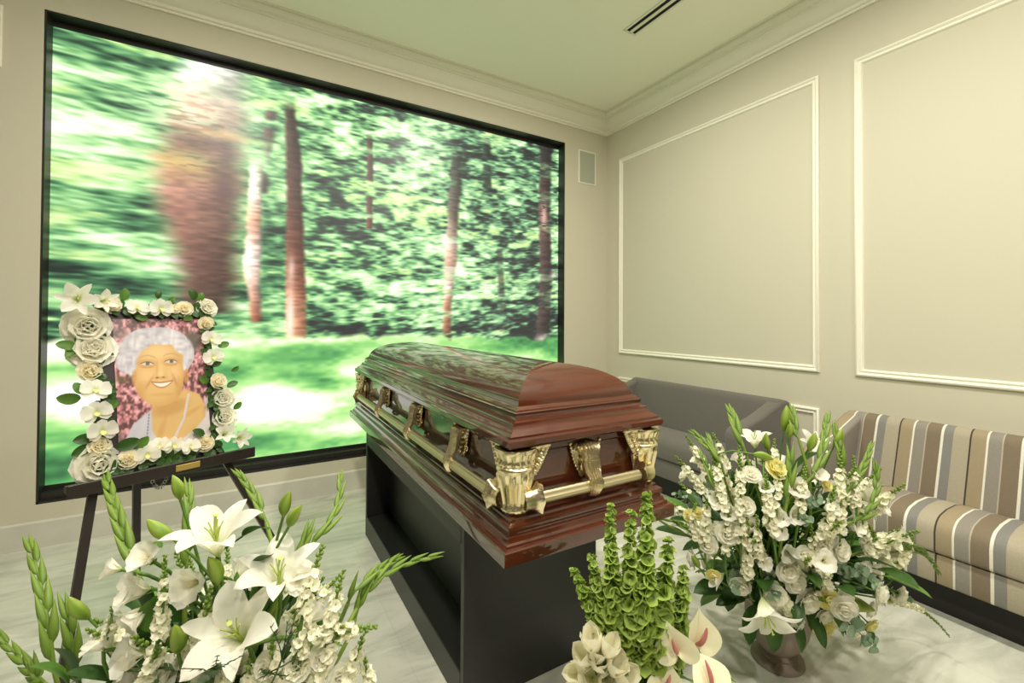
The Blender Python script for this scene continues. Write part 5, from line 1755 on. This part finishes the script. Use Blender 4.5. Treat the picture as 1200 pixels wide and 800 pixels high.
arrangement('tall bouquet of white lilies and green buds in the left foreground, before the easel', ROOT_L, FLOWERS_L, .40, .44, ((0, 0, .57), .20, .15, 210), 21,
            [(k, (0, 0, .56), .20, .20, s, lo, hi) for k, s, lo, hi in
             [('snapdragon', .03, .0, .7)] * 16 + [('gladiolus_flower', .075, .0, .7)] * 8 + [('lisianthus', .06, .0, .6)] * 6 + [('leaf', .10, -.2, .6)] * 22])
arrangement('large white and yellow bouquet in a grey stone urn before the sofas', ROOT_R, FLOWERS_R, .26, .31, ((0, 0, .52), .25, .22, 360), 22,
            [(k, (0, 0, .48), .37, .40, s, lo, hi) for k, s, lo, hi in
             [('snapdragon', .034, .0, .75)] * 20 + [('lisianthus', .07, -.35, .5)] * 16 + [('gladiolus_flower', .08, .0, .8)] * 14 + [('leaf', .13, -.55, .2)] * 26 + [('eucalyptus_sprig', .08, -.3, .5)] * 5]
            + [(k, (0, 0, .46), .30, .22, s, -.75, -.2) for k, s in [('lisianthus', .07)] * 6 + [('snapdragon', .03)] * 8 + [('leaf', .12)] * 16 + [('yellow_rose', .07)] * 3])
arrangement('small arrangement of green bells, ivory tulips and anthuriums beside the casket end', ROOT_C, FLOWERS_C, .30, .33, ((0, 0, .42), .09, .09, 90, .8), 23)

# flowers fixed round the portrait: small roses, orchids, peonies and lilies facing the viewer
random.seed(31)
for kind, u, v, s in WREATH:
    at = pp(u, v, .014)
    s *= {'lily': 1.6, 'orchid': 1.5, 'peony': 1.6, 'cream_rose': 1.55}[kind]
    d = PN + np.array([1.0, 0, 0]) * jit(.25) + PV * jit(.25)
    if kind == 'lily':
        lily('lily', por, at, d, s, None, .75)
    elif kind == 'orchid':
        orchid('orchid', por, at + PN * .010, d, s)
    elif kind == 'peony':
        rose('peony', por, at + PN * .006, d, s, P_WHITE, PEONY, None, .06)
    else:
        rose('cream_rose', por, at + PN * .006, d, s, P_CREAM, ROSE, None, .03)
for u, v, s, a, b_ in WREATH_LEAVES:
    d = np.array([1.0, 0, 0]) * a + PV * b_ + PN * .25
    leaf('leaf', por, pp(u, v, .012), d, s * 1.15, random.choice([P_LEAFL, P_LEAFL, P_LEAF]), .62, None, None, PN)
r = np.random.RandomState(5)
mb = MB()
for i in range(220):                                   # packed small leaves under the flowers, round the edge of the board
    k = r.randint(4)
    q = r.rand()
    u, v = ((-.185 + .34 * q, .585), (-.185 + .34 * q, .02), (-.182, .02 + .56 * q), (.153, .02 + .56 * q))[k]
    ang = r.rand() * 2 * PI
    d = np.array([1.0, 0, 0]) * math.cos(ang) + PV * math.sin(ang) + PN * .3
    d /= np.linalg.norm(d)
    L = .025 + .02 * r.rand()
    y = PN - (PN @ d) * d
    y /= np.linalg.norm(y)
    petal(mb, np.stack([np.cross(y, d), y, d], 1), pp(u, v, .006), L, L * .6, (D2(-10), D2(20)), -PI / 2, 4, 2, (.7, .75), .2, tips=(.2, 1))
o = mb.build('small_leaves', P_LEAF, por)
o['kind'] = 'stuff'
